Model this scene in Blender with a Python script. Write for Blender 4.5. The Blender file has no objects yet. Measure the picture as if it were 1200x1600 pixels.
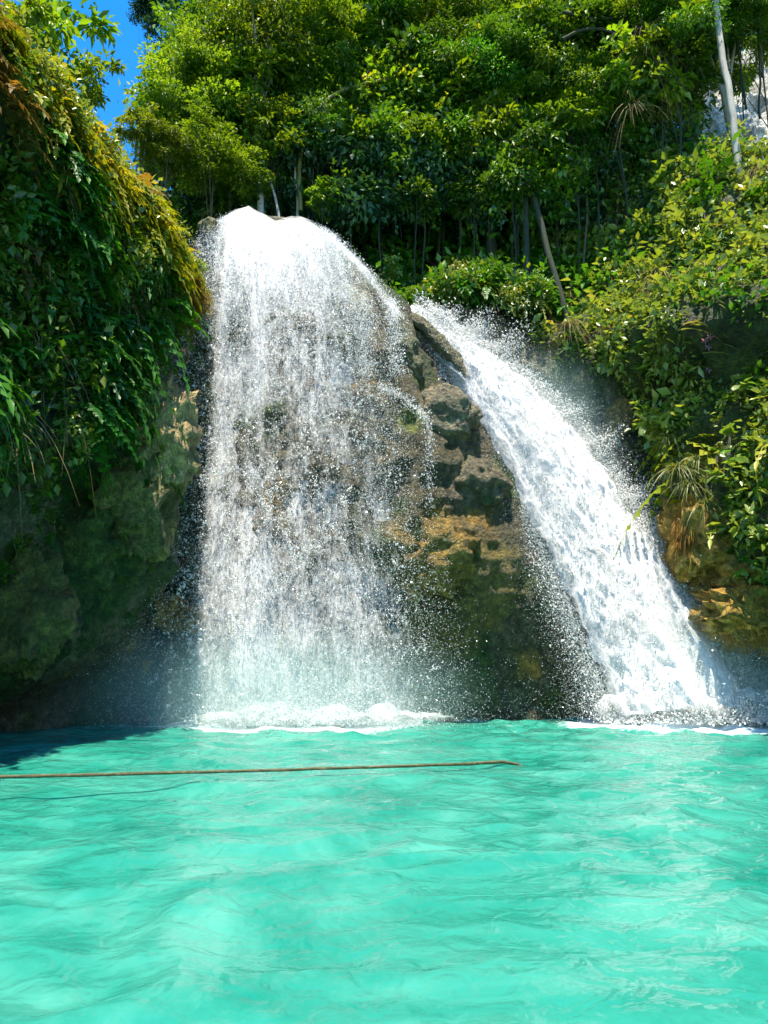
import bpy, math, random
import numpy as np
from mathutils import Vector, Matrix
from mathutils.bvhtree import BVHTree

# ------------------------------------------------------------------ camera, sky, sun, exposure
SC = bpy.context.scene
COL = SC.collection
PITCH = math.radians(10.8)
FPX = 1150.0
CAMZ = 1.85
cam_d = bpy.data.cameras.new('camera')
cam = bpy.data.objects.new('camera', cam_d)
COL.objects.link(cam)
cam.location = (0, 0, CAMZ)
cam.rotation_euler = (math.radians(90) + PITCH, 0, 0)
cam_d.sensor_fit = 'VERTICAL'
cam_d.sensor_height = 24.0
cam_d.sensor_width = 18.0
cam_d.lens = 24.0 * FPX / 1600.0
cam_d.clip_start = 0.05
cam_d.clip_end = 2000
SC.camera = cam

SUN_EL = math.radians(77)
SUN_H = Vector((0.0, -0.95)).normalized()           # horizontal direction towards the sun
SUN_DIR = Vector((SUN_H.x * math.cos(SUN_EL), SUN_H.y * math.cos(SUN_EL), math.sin(SUN_EL)))
world = bpy.data.worlds.new('World')
SC.world = world
world.use_nodes = True
wn = world.node_tree
bg = wn.nodes['Background']
sky = wn.nodes.new('ShaderNodeTexSky')
sky.sky_type = 'NISHITA'
sky.sun_disc = False
sky.sun_elevation = SUN_EL
sky.sun_rotation = math.atan2(SUN_H.x, SUN_H.y)
sky.air_density = 1.0
sky.dust_density = 0.0
sky.ozone_density = 4.0
hsv = wn.nodes.new('ShaderNodeHueSaturation')
hsv.inputs['Saturation'].default_value = 1.35
wn.links.new(sky.outputs[0], hsv.inputs['Color'])
wn.links.new(hsv.outputs[0], bg.inputs[0])
bg.inputs[1].default_value = 0.15
sun_d = bpy.data.lights.new('sun', 'SUN')
sun_d.energy = 4.6
sun_d.angle = math.radians(0.53)
sun_d.color = (1.0, 0.935, 0.79)
sun = bpy.data.objects.new('sun', sun_d)
COL.objects.link(sun)
sun.rotation_euler = (-SUN_DIR).to_track_quat('-Z', 'Y').to_euler()
sun.location = (0, 0, 60)
SC.view_settings.view_transform = 'Standard'
SC.view_settings.look = 'None'
SC.view_settings.gamma = 1.0
SC.view_settings.exposure = 1.32
SC.view_settings.use_curve_mapping = False
SC.render.engine = 'CYCLES'
cy = SC.cycles
cy.use_denoising = True
cy.max_bounces = 10
cy.diffuse_bounces = 5
cy.glossy_bounces = 3
cy.transmission_bounces = 4
cy.transparent_max_bounces = 24
cy.volume_bounces = 1
cy.volume_step_rate = 2.0
cy.volume_max_steps = 64
cy.caustics_reflective = False
cy.caustics_refractive = False
cy.sample_clamp_indirect = 6.0

# ------------------------------------------------------------------ numeric helpers
rng = np.random.default_rng(11)
random.seed(5)
_c, _s = math.cos(PITCH), math.sin(PITCH)


def P(px, py, Y):
    """a point of the place at depth Y whose direction from the viewpoint is measured in the photograph"""
    dx = (px - 600.0) / FPX
    dy = (800.0 - py) / FPX
    k = Y / (_c - dy * _s)
    return np.array((dx * k, Y, CAMZ + (dy * _c + _s) * k))


def _hash(ix, iy, iz, seed):
    with np.errstate(over='ignore'):
        return _hash0(ix, iy, iz, seed)


def _hash0(ix, iy, iz, seed):
    h = (ix.astype(np.uint32) * np.uint32(374761393) + iy.astype(np.uint32) * np.uint32(668265263)
         + iz.astype(np.uint32) * np.uint32(2246822519) + np.uint32((seed * 3266489917) & 0xffffffff))
    h = (h ^ (h >> np.uint32(13))) * np.uint32(1274126177)
    h = h ^ (h >> np.uint32(16))
    h = h * np.uint32(2654435761)
    h = h ^ (h >> np.uint32(15))
    return h.astype(np.float64) / 4294967295.0


def vnoise(p, seed=0):
    p = np.asarray(p, float)
    f = np.floor(p)
    i = f.astype(np.int64)
    t = p - f
    t = t * t * t * (t * (t * 6 - 15) + 10)
    x, y, z = i[..., 0], i[..., 1], i[..., 2]
    tx, ty, tz = t[..., 0], t[..., 1], t[..., 2]
    def h(a, b, c): return _hash(x + a, y + b, z + c, seed)
    c00 = h(0, 0, 0) * (1 - tx) + h(1, 0, 0) * tx
    c10 = h(0, 1, 0) * (1 - tx) + h(1, 1, 0) * tx
    c01 = h(0, 0, 1) * (1 - tx) + h(1, 0, 1) * tx
    c11 = h(0, 1, 1) * (1 - tx) + h(1, 1, 1) * tx
    return ((c00 * (1 - ty) + c10 * ty) * (1 - tz) + (c01 * (1 - ty) + c11 * ty) * tz) * 2 - 1


def fbm(p, oct=4, seed=0, gain=0.5, lac=2.03):
    p = np.asarray(p, float)
    a, s, tot = 1.0, 0.0, 0.0
    for k in range(oct):
        s = s + a * vnoise(p * (lac ** k) + 17.3 * k, seed + k)
        tot += a
        a *= gain
    return s / tot


def billow(p, oct=4, seed=0, gain=0.5):
    p = np.asarray(p, float)
    a, s, tot = 1.0, 0.0, 0.0
    for k in range(oct):
        s = s + a * np.abs(vnoise(p * (2.03 ** k) + 9.1 * k, seed + k))
        tot += a
        a *= gain
    return s / tot


def smooth(a, b, x):
    t = np.clip((x - a) / (b - a), 0, 1)
    return t * t * (3 - 2 * t)


def nrm(v):
    v = np.asarray(v, float)
    return v / np.maximum(np.linalg.norm(v, axis=-1, keepdims=True), 1e-9)


# ------------------------------------------------------------------ object helpers
def mesh_np(name, V, F, mats=None, attrs=None, smoothed=False, uv=None, colors=None):
    """V (n,3), F (m,k) -> mesh datablock"""
    V = np.ascontiguousarray(V, dtype=np.float32).reshape(-1, 3)
    F = np.ascontiguousarray(F, dtype=np.int32)
    me = bpy.data.meshes.new(name)
    m, k = F.shape
    me.vertices.add(len(V))
    me.vertices.foreach_set('co', V.ravel())
    me.loops.add(m * k)
    me.loops.foreach_set('vertex_index', F.ravel())
    me.polygons.add(m)
    me.polygons.foreach_set('loop_start', np.arange(0, m * k, k, dtype=np.int32))
    if smoothed:
        me.polygons.foreach_set('use_smooth', np.ones(m, dtype=bool))
    if attrs:
        for an, arr in attrs.items():
            a = me.attributes.new(an, 'FLOAT', 'POINT')
            a.data.foreach_set('value', np.ascontiguousarray(arr, dtype=np.float32).ravel())
    if colors is not None:
        a = me.attributes.new('tint', 'FLOAT_COLOR', 'POINT')
        c4 = np.ones((len(V), 4), np.float32)
        c4[:, :3] = colors.reshape(-1, 3)
        a.data.foreach_set('color', c4.ravel())
    if uv is not None:
        u = me.uv_layers.new(name='uv')
        u.data.foreach_set('uv', np.ascontiguousarray(uv[F.ravel()], dtype=np.float32).ravel())
    me.update(calc_edges=True)
    if mats is not None:
        for mm in (mats if isinstance(mats, (list, tuple)) else [mats]):
            me.materials.append(mm)
    return me


def link(name, data, parent=None, loc=None):
    o = bpy.data.objects.new(name, data)
    COL.objects.link(o)
    if parent is not None:
        o.parent = parent
    if loc is not None:
        o.location = loc
    return o


def empty(name, loc, label, cat, group=None):
    o = link(name, None, None, loc)
    o.empty_display_size = 0.2
    tag(o, label, cat, group)
    return o


def tag(o, label=None, cat=None, group=None, kind=None):
    if label: o['label'] = label
    if cat: o['category'] = cat
    if group: o['group'] = group
    if kind: o['kind'] = kind
    return o


def grid_faces(nu, nv, flip=False):
    i = np.arange(nu - 1)[:, None]
    j = np.arange(nv - 1)[None, :]
    a = i * nv + j
    f = np.stack([a, a + nv, a + nv + 1, a + 1], -1).reshape(-1, 4)
    return f[:, ::-1].copy() if flip else f


def grid_normals(G):
    du = np.gradient(G, axis=0)
    dv = np.gradient(G, axis=1)
    return nrm(np.cross(du, dv))


def tube(path, radii, sides=8):
    """a tapered tube along a path -> V, F (quads, closed ends left open but tapered)"""
    path = np.asarray(path, float)
    radii = np.asarray(radii, float)
    T = nrm(np.gradient(path, axis=0))
    up = np.array((0.31, 0.17, 0.93))
    A = nrm(np.cross(T, up))
    B = np.cross(T, A)
    th = np.linspace(0, 2 * math.pi, sides, endpoint=False)
    V = path[:, None, :] + radii[:, None, None] * (np.cos(th)[None, :, None] * A[:, None, :] + np.sin(th)[None, :, None] * B[:, None, :])
    n = len(path)
    i = np.arange(n - 1)[:, None]
    j = np.arange(sides)[None, :]
    a = i * sides + j
    b = i * sides + (j + 1) % sides
    F = np.stack([a, b, b + sides, a + sides], -1).reshape(-1, 4)
    return V.reshape(-1, 3), F


def merge(parts):
    Vs, Fs, off = [], [], 0
    for V, F in parts:
        Vs.append(V)
        Fs.append(F + off)
        off += len(V)
    return np.concatenate(Vs), np.concatenate(Fs)


def curve_pts(pts, n):
    """smooth interpolation through points (Catmull-Rom)"""
    p = np.asarray(pts, float)
    if len(p) == 2:
        t = np.linspace(0, 1, n)[:, None]
        return p[0] * (1 - t) + p[1] * t
    q = np.vstack([2 * p[0] - p[1], p, 2 * p[-1] - p[-2]])
    out = []
    for u in np.linspace(0, len(p) - 1 - 1e-6, n):
        k = int(u)
        t = u - k
        a, b, c, d = q[k], q[k + 1], q[k + 2], q[k + 3]
        out.append(0.5 * ((2 * b) + (c - a) * t + (2 * a - 5 * b + 4 * c - d) * t * t + (3 * b - a - 3 * c + d) * t ** 3))
    return np.array(out)


# ------------------------------------------------------------------ materials
def new_mat(name):
    m = bpy.data.materials.new(name)
    m.use_nodes = True
    nt = m.node_tree
    nt.nodes.clear()
    out = nt.nodes.new('ShaderNodeOutputMaterial')
    return m, nt, out


def nd(nt, typ, ins=None, **props):
    n = nt.nodes.new(typ)
    for k, v in props.items():
        setattr(n, k, v)
    if ins:
        for k, v in ins.items():
            s = n.inputs[k]
            if isinstance(v, bpy.types.NodeSocket):
                nt.links.new(v, s)
            else:
                s.default_value = v
    return n


def math_n(nt, op, a, b=None, c=None):
    n = nt.nodes.new('ShaderNodeMath')
    n.operation = op
    for k, v in enumerate((a, b, c)):
        if v is None: continue
        if isinstance(v, bpy.types.NodeSocket): nt.links.new(v, n.inputs[k])
        else: n.inputs[k].default_value = v
    return n.outputs[0]


def mixc(nt, fac, a, b, blend='MIX'):
    n = nt.nodes.new('ShaderNodeMix')
    n.data_type = 'RGBA'
    n.blend_type = blend
    for s, v in ((n.inputs[0], fac), (n.inputs[6], a), (n.inputs[7], b)):
        if isinstance(v, bpy.types.NodeSocket): nt.links.new(v, s)
        else: s.default_value = (*v, 1) if isinstance(v, tuple) and len(v) == 3 else v
    return n.outputs[2]


def ramp(nt, fac, stops):
    n = nt.nodes.new('ShaderNodeValToRGB')
    cr = n.color_ramp
    while len(cr.elements) < len(stops): cr.elements.new(0.5)
    for e, (p, c) in zip(cr.elements, stops):
        e.position = p
        e.color = (*c, 1) if len(c) == 3 else c
    nt.links.new(fac, n.inputs[0])
    return n.outputs[0]


def rock_material(name, wet=0.5):
    """tufa / limestone: vertex tint for the colour zones, mottled by fine noise, fine relief by bump"""
    m, nt, out = new_mat(name)
    tc = nd(nt, 'ShaderNodeTexCoord')
    at = nd(nt, 'ShaderNodeAttribute', attribute_name='tint')
    n1 = nd(nt, 'ShaderNodeTexNoise', {'Vector': tc.outputs['Object'], 'Scale': 5.0, 'Detail': 9.0, 'Roughness': 0.68})
    n2 = nd(nt, 'ShaderNodeTexNoise', {'Vector': tc.outputs['Object'], 'Scale': 26.0, 'Detail': 6.0, 'Roughness': 0.7})
    n3 = nd(nt, 'ShaderNodeTexVoronoi', {'Vector': tc.outputs['Object'], 'Scale': 9.0})
    v = ramp(nt, n1.outputs[0], [(0.30, (0.28, 0.30, 0.26)), (0.5, (0.95, 0.95, 0.92)), (0.68, (2.0, 1.9, 1.65))])
    c = mixc(nt, 1.0, at.outputs['Color'], v, 'MULTIPLY')
    v2 = ramp(nt, n2.outputs[0], [(0.32, (0.38, 0.42, 0.36)), (0.62, (1.35, 1.32, 1.25))])
    c = mixc(nt, 1.0, c, v2, 'MULTIPLY')
    h = math_n(nt, 'ADD', math_n(nt, 'MULTIPLY', n1.outputs[0], 1.0), math_n(nt, 'MULTIPLY', n2.outputs[0], 0.45))
    h = math_n(nt, 'ADD', h, math_n(nt, 'MULTIPLY', n3.outputs[0], 0.35))
    b = nd(nt, 'ShaderNodeBump', {'Height': h, 'Strength': 1.0, 'Distance': 0.2})
    bs = nd(nt, 'ShaderNodeBsdfPrincipled', {'Base Color': c, 'Roughness': wet, 'Normal': b.outputs[0]})
    bs.inputs['Specular IOR Level'].default_value = 0.4
    nt.links.new(bs.outputs[0], out.inputs[0])
    return m


def leaf_material(name, dark, light, dry=None, trans=0.42, gloss=0.35, rough=0.38):
    """thin leaf: reflects and lets light through; every leaf has its own shade (attribute rnd)"""
    m, nt, out = new_mat(name)
    a = nd(nt, 'ShaderNodeAttribute', attribute_name='rnd')
    oi = nd(nt, 'ShaderNodeObjectInfo')
    stops = [(0.0, dark), (0.75, light)]
    if dry: stops += [(0.9, light), (1.0, dry)]
    c = ramp(nt, a.outputs['Fac'], stops)
    hs = nd(nt, 'ShaderNodeHueSaturation', {'Color': c})
    nt.links.new(math_n(nt, 'ADD', math_n(nt, 'MULTIPLY', oi.outputs['Random'], 0.035), 0.482), hs.inputs['Hue'])
    nt.links.new(math_n(nt, 'ADD', math_n(nt, 'MULTIPLY', oi.outputs['Random'], 0.5), 0.75), hs.inputs['Value'])
    ct = mixc(nt, 1.0, hs.outputs[0], (1.55, 1.35, 0.55), 'MULTIPLY')
    df = nd(nt, 'ShaderNodeBsdfDiffuse', {'Color': hs.outputs[0]})
    tr = nd(nt, 'ShaderNodeBsdfTranslucent', {'Color': ct})
    gl = nd(nt, 'ShaderNodeBsdfGlossy', {'Color': (1, 1, 0.9, 1), 'Roughness': rough + 0.08})
    mx = nd(nt, 'ShaderNodeMixShader', {0: trans, 1: df.outputs[0], 2: tr.outputs[0]})
    mg = nd(nt, 'ShaderNodeMixShader', {0: 0.10 * gloss, 1: mx.outputs[0], 2: gl.outputs[0]})
    nt.links.new(mg.outputs[0], out.inputs[0])
    return m


def bark_material(name, ca, cb, scale=6.0):
    m, nt, out = new_mat(name)
    tc = nd(nt, 'ShaderNodeTexCoord')
    mp = nd(nt, 'ShaderNodeMapping', {'Vector': tc.outputs['Object'], 'Scale': (1, 1, 0.25)})
    n = nd(nt, 'ShaderNodeTexNoise', {'Vector': mp.outputs[0], 'Scale': scale, 'Detail': 7.0, 'Roughness': 0.7})
    c = ramp(nt, n.outputs[0], [(0.3, ca), (0.7, cb)])
    b = nd(nt, 'ShaderNodeBump', {'Height': n.outputs[0], 'Strength': 0.7, 'Distance': 0.04})
    bs = nd(nt, 'ShaderNodeBsdfPrincipled', {'Base Color': c, 'Roughness': 0.85, 'Normal': b.outputs[0]})
    nt.links.new(bs.outputs[0], out.inputs[0])
    return m


M_ROCK = rock_material('wet_tufa_rock', 0.5)
M_DRYROCK = rock_material('dry_limestone', 0.8)
M_TREE = leaf_material('broad_tree_leaf', (0.055, 0.12, 0.005), (0.19, 0.29, 0.010), (0.34, 0.31, 0.018), 0.45)
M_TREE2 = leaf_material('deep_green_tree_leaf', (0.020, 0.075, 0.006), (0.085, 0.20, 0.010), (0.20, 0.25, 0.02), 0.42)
M_FARSHADE = leaf_material('dark_far_and_shaded_leaf', (0.012, 0.045, 0.02), (0.03, 0.09, 0.03), None, 0.25)
M_FERN = leaf_material('shade_tinted_fern_frond', (0.012, 0.075, 0.006), (0.05, 0.20, 0.010), None, 0.45, 0.25)  # shaded copy of the fern leaf, shade put into a deeper green
M_FERNY = leaf_material('sun_tinted_fern_frond', (0.08, 0.15, 0.006), (0.28, 0.30, 0.012), (0.38, 0.31, 0.03), 0.5, 0.3)  # sunlit copy of the fern leaf, yellow sunlight put into the colour
M_FERNB = leaf_material('withered_fern_frond', (0.10, 0.07, 0.012), (0.26, 0.16, 0.03), None, 0.4, 0.2)
M_SHRUB = leaf_material('shrub_leaf', (0.07, 0.14, 0.012), (0.25, 0.30, 0.045), (0.40, 0.34, 0.08), 0.38, 0.6, 0.32)
M_BROAD = leaf_material('large_soft_leaf', (0.07, 0.17, 0.02), (0.20, 0.30, 0.04), (0.30, 0.30, 0.05), 0.4, 0.5, 0.35)
M_GRASS = leaf_material('long_grass_blade', (0.06, 0.11, 0.015), (0.22, 0.23, 0.06), (0.34, 0.25, 0.10), 0.35, 0.3)
M_ROOT = leaf_material('dry_root_and_vine', (0.10, 0.07, 0.03), (0.30, 0.22, 0.11), None, 0.1, 0.1, 0.6)
M_MOSS = leaf_material('orange_dry_moss', (0.20, 0.11, 0.02), (0.46, 0.27, 0.06), (0.20, 0.20, 0.03), 0.2, 0.1, 0.7)
M_FLOWER = leaf_material('pink_petal', (0.45, 0.16, 0.42), (0.75, 0.42, 0.70), None, 0.4, 0.1, 0.6)
M_BARK = bark_material('brown_bark', (0.05, 0.035, 0.02), (0.16, 0.12, 0.07))
M_BARKP = bark_material('pale_bark', (0.24, 0.20, 0.15), (0.50, 0.45, 0.37), 4.0)
M_BARKD = bark_material('dark_mossy_and_shaded_bark', (0.012, 0.016, 0.007), (0.035, 0.042, 0.015))
M_BARKG = bark_material('mossy_golden_bark', (0.10, 0.09, 0.02), (0.26, 0.22, 0.05))


def falling_water(name, stretch=0.22, scale=7.0, fine=0.55, soft=0.10, lean=0.9, white=0.94):
    """white broken water: opaque froth with holes between the threads; attribute cover drives how closed it is"""
    m, nt, out = new_mat(name)
    at = nd(nt, 'ShaderNodeAttribute', attribute_name='cover')
    uv = nd(nt, 'ShaderNodeUVMap', uv_map='uv')
    mp = nd(nt, 'ShaderNodeMapping', {'Vector': uv.outputs[0], 'Scale': (1.0, stretch, 1.0)})
    n1 = nd(nt, 'ShaderNodeTexNoise', {'Vector': mp.outputs[0], 'Scale': scale, 'Detail': 6.0, 'Roughness': 0.62, 'Distortion': 0.5})
    mp2 = nd(nt, 'ShaderNodeMapping', {'Vector': uv.outputs[0], 'Scale': (1.0, 0.85, 1.0)})
    n2 = nd(nt, 'ShaderNodeTexNoise', {'Vector': mp2.outputs[0], 'Scale': scale * 4.5, 'Detail': 5.0, 'Roughness': 0.7})
    s = math_n(nt, 'ADD', math_n(nt, 'MULTIPLY', n1.outputs[0], 1 - fine), math_n(nt, 'MULTIPLY', n2.outputs[0], fine))
    v = math_n(nt, 'SUBTRACT', math_n(nt, 'ADD', s, at.outputs['Fac']), 1.0)
    mr = nd(nt, 'ShaderNodeMapRange', {'Value': v, 'From Min': -soft, 'From Max': soft * 1.3})
    mr.interpolation_type = 'SMOOTHSTEP'
    mr.clamp = True
    bmp = nd(nt, 'ShaderNodeBump', {'Height': s, 'Strength': 0.6, 'Distance': 0.3})
    # froth is a cloud of round drops, lit much alike from every side: its normals lean up out of the sheet
    va = nd(nt, 'ShaderNodeVectorMath', {0: bmp.outputs[0], 1: (0.0, 0.0, lean)}, operation='ADD')
    vn = nd(nt, 'ShaderNodeVectorMath', {0: va.outputs[0]}, operation='NORMALIZE')
    df = nd(nt, 'ShaderNodeBsdfDiffuse', {'Color': (white, white * 0.995, white * 0.98, 1), 'Normal': vn.outputs[0]})
    tr = nd(nt, 'ShaderNodeBsdfTranslucent', {'Color': (white, white * 0.995, white * 0.98, 1)})
    mx = nd(nt, 'ShaderNodeMixShader', {0: 0.35, 1: df.outputs[0], 2: tr.outputs[0]})
    tp = nd(nt, 'ShaderNodeBsdfTransparent')
    ms = nd(nt, 'ShaderNodeMixShader', {0: mr.outputs[0], 1: tp.outputs[0], 2: mx.outputs[0]})
    nt.links.new(ms.outputs[0], out.inputs[0])
    return m


def drop_material(name):
    m, nt, out = new_mat(name)
    df = nd(nt, 'ShaderNodeBsdfDiffuse', {'Color': (0.95, 0.945, 0.93, 1)})
    tr = nd(nt, 'ShaderNodeBsdfTranslucent', {'Color': (0.95, 0.945, 0.93, 1)})
    gl = nd(nt, 'ShaderNodeBsdfGlossy', {'Roughness': 0.15})
    mx = nd(nt, 'ShaderNodeMixShader', {0: 0.45, 1: df.outputs[0], 2: tr.outputs[0]})
    mg = nd(nt, 'ShaderNodeMixShader', {0: 0.06, 1: mx.outputs[0], 2: gl.outputs[0]})
    nt.links.new(mg.outputs[0], out.inputs[0])
    return m


M_FALL = falling_water('white_falling_water', stretch=0.45, scale=6.0, fine=0.5, soft=0.20, white=0.88)
M_CHUTE = falling_water('dense_white_chute', scale=2.6, stretch=0.34, fine=0.36, soft=0.22, lean=0.6, white=0.80)
M_DROP = drop_material('white_water_drop')


def pool_material():
    m, nt, out = new_mat('turquoise_pool_water')
    tc = nd(nt, 'ShaderNodeTexCoord')
    at = nd(nt, 'ShaderNodeAttribute', attribute_name='foam')
    mp = nd(nt, 'ShaderNodeMapping', {'Vector': tc.outputs['Object'], 'Scale': (1, 1, 0.0)})
    n1 = nd(nt, 'ShaderNodeTexNoise', {'Vector': mp.outputs[0], 'Scale': 0.55, 'Detail': 5.0, 'Roughness': 0.6, 'Distortion': 1.2})
    c = ramp(nt, n1.outputs[0], [(0.30, (0.006, 0.165, 0.115)), (0.48, (0.024, 0.215, 0.155)), (0.70, (0.062, 0.275, 0.205))])
    nf = nd(nt, 'ShaderNodeTexNoise', {'Vector': mp.outputs[0], 'Scale': 5.0, 'Detail': 8.0, 'Roughness': 0.72, 'Distortion': 1.5})
    fo = math_n(nt, 'SUBTRACT', math_n(nt, 'ADD', nf.outputs[0], at.outputs['Fac']), 1.0)
    mr = nd(nt, 'ShaderNodeMapRange', {'Value': fo, 'From Min': -0.12, 'From Max': 0.22})
    mr.interpolation_type = 'SMOOTHSTEP'
    c = mixc(nt, mr.outputs[0], c, (0.74, 0.82, 0.80))
    nb = nd(nt, 'ShaderNodeTexNoise', {'Vector': mp.outputs[0], 'Scale': 3.4, 'Detail': 2.5, 'Roughness': 0.45, 'Distortion': 0.6})
    nb2 = nd(nt, 'ShaderNodeTexNoise', {'Vector': mp.outputs[0], 'Scale': 14.0, 'Detail': 3.0, 'Roughness': 0.5, 'Distortion': 0.3})
    h = math_n(nt, 'ADD', nb.outputs[0], math_n(nt, 'MULTIPLY', nb2.outputs[0], 0.12))
    b = nd(nt, 'ShaderNodeBump', {'Height': h, 'Strength': 0.6, 'Distance': 0.12})
    rough = math_n(nt, 'ADD', math_n(nt, 'MULTIPLY', mr.outputs[0], 0.5), 0.07)
    bs = nd(nt, 'ShaderNodeBsdfPrincipled', {'Base Color': c, 'Roughness': rough, 'IOR': 1.333, 'Normal': b.outputs[0]})
    bs.subsurface_method = 'BURLEY'
    bs.inputs['Subsurface Weight'].default_value = 0.8
    bs.inputs['Subsurface Radius'].default_value = (0.12, 0.5, 0.42)
    bs.inputs['Subsurface Scale'].default_value = 0.22
    nt.links.new(bs.outputs[0], out.inputs[0])
    return m


M_POOL = pool_material()


def rope_material():
    m, nt, out = new_mat('weathered_hemp_rope')
    tc = nd(nt, 'ShaderNodeTexCoord')
    n = nd(nt, 'ShaderNodeTexNoise', {'Vector': tc.outputs['Object'], 'Scale': 14.0, 'Detail': 6.0})
    c = ramp(nt, n.outputs[0], [(0.3, (0.045, 0.05, 0.012)), (0.55, (0.10, 0.078, 0.03)), (0.75, (0.20, 0.155, 0.07))])
    bs = nd(nt, 'ShaderNodeBsdfPrincipled', {'Base Color': c, 'Roughness': 0.8})
    nt.links.new(bs.outputs[0], out.inputs[0])
    return m


M_ROPE = rope_material()


def rock_tint(Pw, seed, green=0.5, orange=0.3, spots=()):
    """albedo zones of the rock: brown-grey base, green moss, ochre lichen; spots = (x, y, z, r, rgb)"""
    base = np.array((0.080, 0.072, 0.040))
    grey = np.array((0.135, 0.120, 0.082))
    moss = np.array((0.038, 0.072, 0.012))
    och = np.array((0.26, 0.155, 0.030))
    a = fbm(Pw * np.array((0.9, 0.9, 0.6)), 4, seed)[..., None]
    b = fbm(Pw * np.array((0.8, 0.8, 0.55)) + 31, 4, seed + 7)[..., None]
    c = fbm(Pw * np.array((0.7, 0.7, 0.7)) + 57, 4, seed + 13)[..., None]
    col = base * (1 - smooth(-0.1, 0.35, a)) + grey * smooth(-0.1, 0.35, a)
    g = smooth(0.32 - green * 0.6, 0.62 - green * 0.6, b)
    col = col * (1 - g) + moss * g
    o = smooth(0.55 - orange * 0.6, 0.85 - orange * 0.6, c)
    col = col * (1 - o) + och * o
    for (x, y, z, r, rgb) in spots:
        d = np.linalg.norm(Pw - np.array((x, y, z)), axis=-1)[..., None] + 0.5 * r * a
        w = 1 - smooth(0.6 * r, 1.2 * r, d)
        col = col * (1 - w) + np.array(rgb) * w
    return col

# ------------------------------------------------------------------ the setting: pool
def axis(*segs):
    """segs: (start, end, step) joined into one increasing axis"""
    out = []
    for a, b, st in segs:
        n = max(2, int(round((b - a) / st)))
        out.append(np.linspace(a, b, n, endpoint=False))
    out.append([segs[-1][1]])
    return np.concatenate(out)


FALL_BASE = [(-2.7, 20.2, 3.4, 1.2), (8.1, 20.7, 2.8, 1.7), (11.5, 20.8, 2.6, 1.5)]   # where falling water lands: x, y, rx, ry


def pool():
    X = axis((-60, -14, 3.0), (-14, 14, 0.095), (14, 60, 3.0))
    Y = axis((-60, 0.5, 3.0), (0.5, 9, 0.045), (9, 25, 0.085), (25, 30, 0.5))
    gx, gy = np.meshgrid(X, Y, indexing='ij')
    p = np.stack([gx, gy, np.zeros_like(gx)], -1)
    w = np.stack([fbm(p * 0.35, 2, 3), fbm(p * 0.35 + 40, 2, 4), np.zeros_like(gx)], -1)
    q = p + 0.9 * w
    A = np.array((0.62, 0.85, 1.0))
    r1 = 1 - np.sqrt(fbm(q * A * 0.75, 3, 21, 0.42) ** 2 + 0.05)        # pointed crests
    r2 = 1 - np.sqrt(fbm(q * A * 1.7 + 11, 2, 22, 0.4) ** 2 + 0.05)
    r3 = fbm(q * np.array((2.0, 3.2, 1)) + 5, 2, 23)
    h = 0.15 * (r1 ** 2 - 0.6) * 1.2 + 0.085 * (r2 ** 2 - 0.6) * 1.25 + 0.030 * r3
    agit = 1.0 + 0.0 * gx
    foam = np.full_like(gx, 0.16) + 0.14 * smooth(0.03, 0.075, h)
    for (bx, by, rx, ry) in FALL_BASE:
        d = np.sqrt(((gx - bx) / rx) ** 2 + ((gy - by) / ry) ** 2)
        foam = np.maximum(foam, 0.95 * (1 - smooth(0.55, 1.55, d)))
        foam = foam + 0.12 * (1 - smooth(0.8, 3.6, d))
        agit = agit + 0.7 * (1 - smooth(0.5, 3.0, d))
    fade = smooth(60, 20, np.abs(gx)) * smooth(-30, 0, gy)
    p[..., 2] = h * agit * fade
    me = mesh_np('pool_water', p, grid_faces(len(X), len(Y)), M_POOL, {'foam': foam}, True)
    tag(link('pool_water', me), kind='structure')
    # the bed below the milky water
    bed = np.array([(-60, -60, -2.2), (60, -60, -2.2), (60, 60, -2.2), (-60, 60, -2.2)], float)
    me = mesh_np('ground', bed, np.array([[0, 1, 2, 3]]), M_ROCK, colors=np.tile((0.12, 0.11, 0.08), (4, 1)))
    tag(link('ground', me), kind='structure')


pool()

# ------------------------------------------------------------------ the setting: cliffs and slopes
LC_PLAN = np.array([(-13.5, 0), (-11.0, 5.0), (-9.1, 8.5), (-7.75, 13.0), (-7.0, 15.6), (-6.3, 18.0), (-5.95, 19.5), (-5.9, 20.6), (-6.2, 22.2), (-7.6, 25.0)])
LC_H = 14.6


_plans = {}


def plan_eval(plan, s):
    """position along a plan polyline (by y-ordered length parameter s in 0..1) and its outward horizontal normal"""
    if id(plan) not in _plans:
        _plans[id(plan)] = curve_pts(np.c_[plan, np.zeros(len(plan))], 400)[:, :2]
    C = _plans[id(plan)]
    d = np.r_[0, np.cumsum(np.linalg.norm(np.diff(C, axis=0), axis=1))]
    d /= d[-1]
    x = np.interp(s, d, C[:, 0])
    y = np.interp(s, d, C[:, 1])
    e = 0.01
    tx = np.interp(np.clip(s + e, 0, 1), d, C[:, 0]) - np.interp(np.clip(s - e, 0, 1), d, C[:, 0])
    ty = np.interp(np.clip(s + e, 0, 1), d, C[:, 1]) - np.interp(np.clip(s - e, 0, 1), d, C[:, 1])
    l = np.sqrt(tx * tx + ty * ty)
    return x, y, ty / l, -tx / l


def lc_lip(y):
    return np.interp(y, [0, 5, 13, 15.9, 18.2, 19.5, 22], [4.0, 4.2, 4.9, 6.4, 9.4, 11.2, 12.5])


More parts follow.
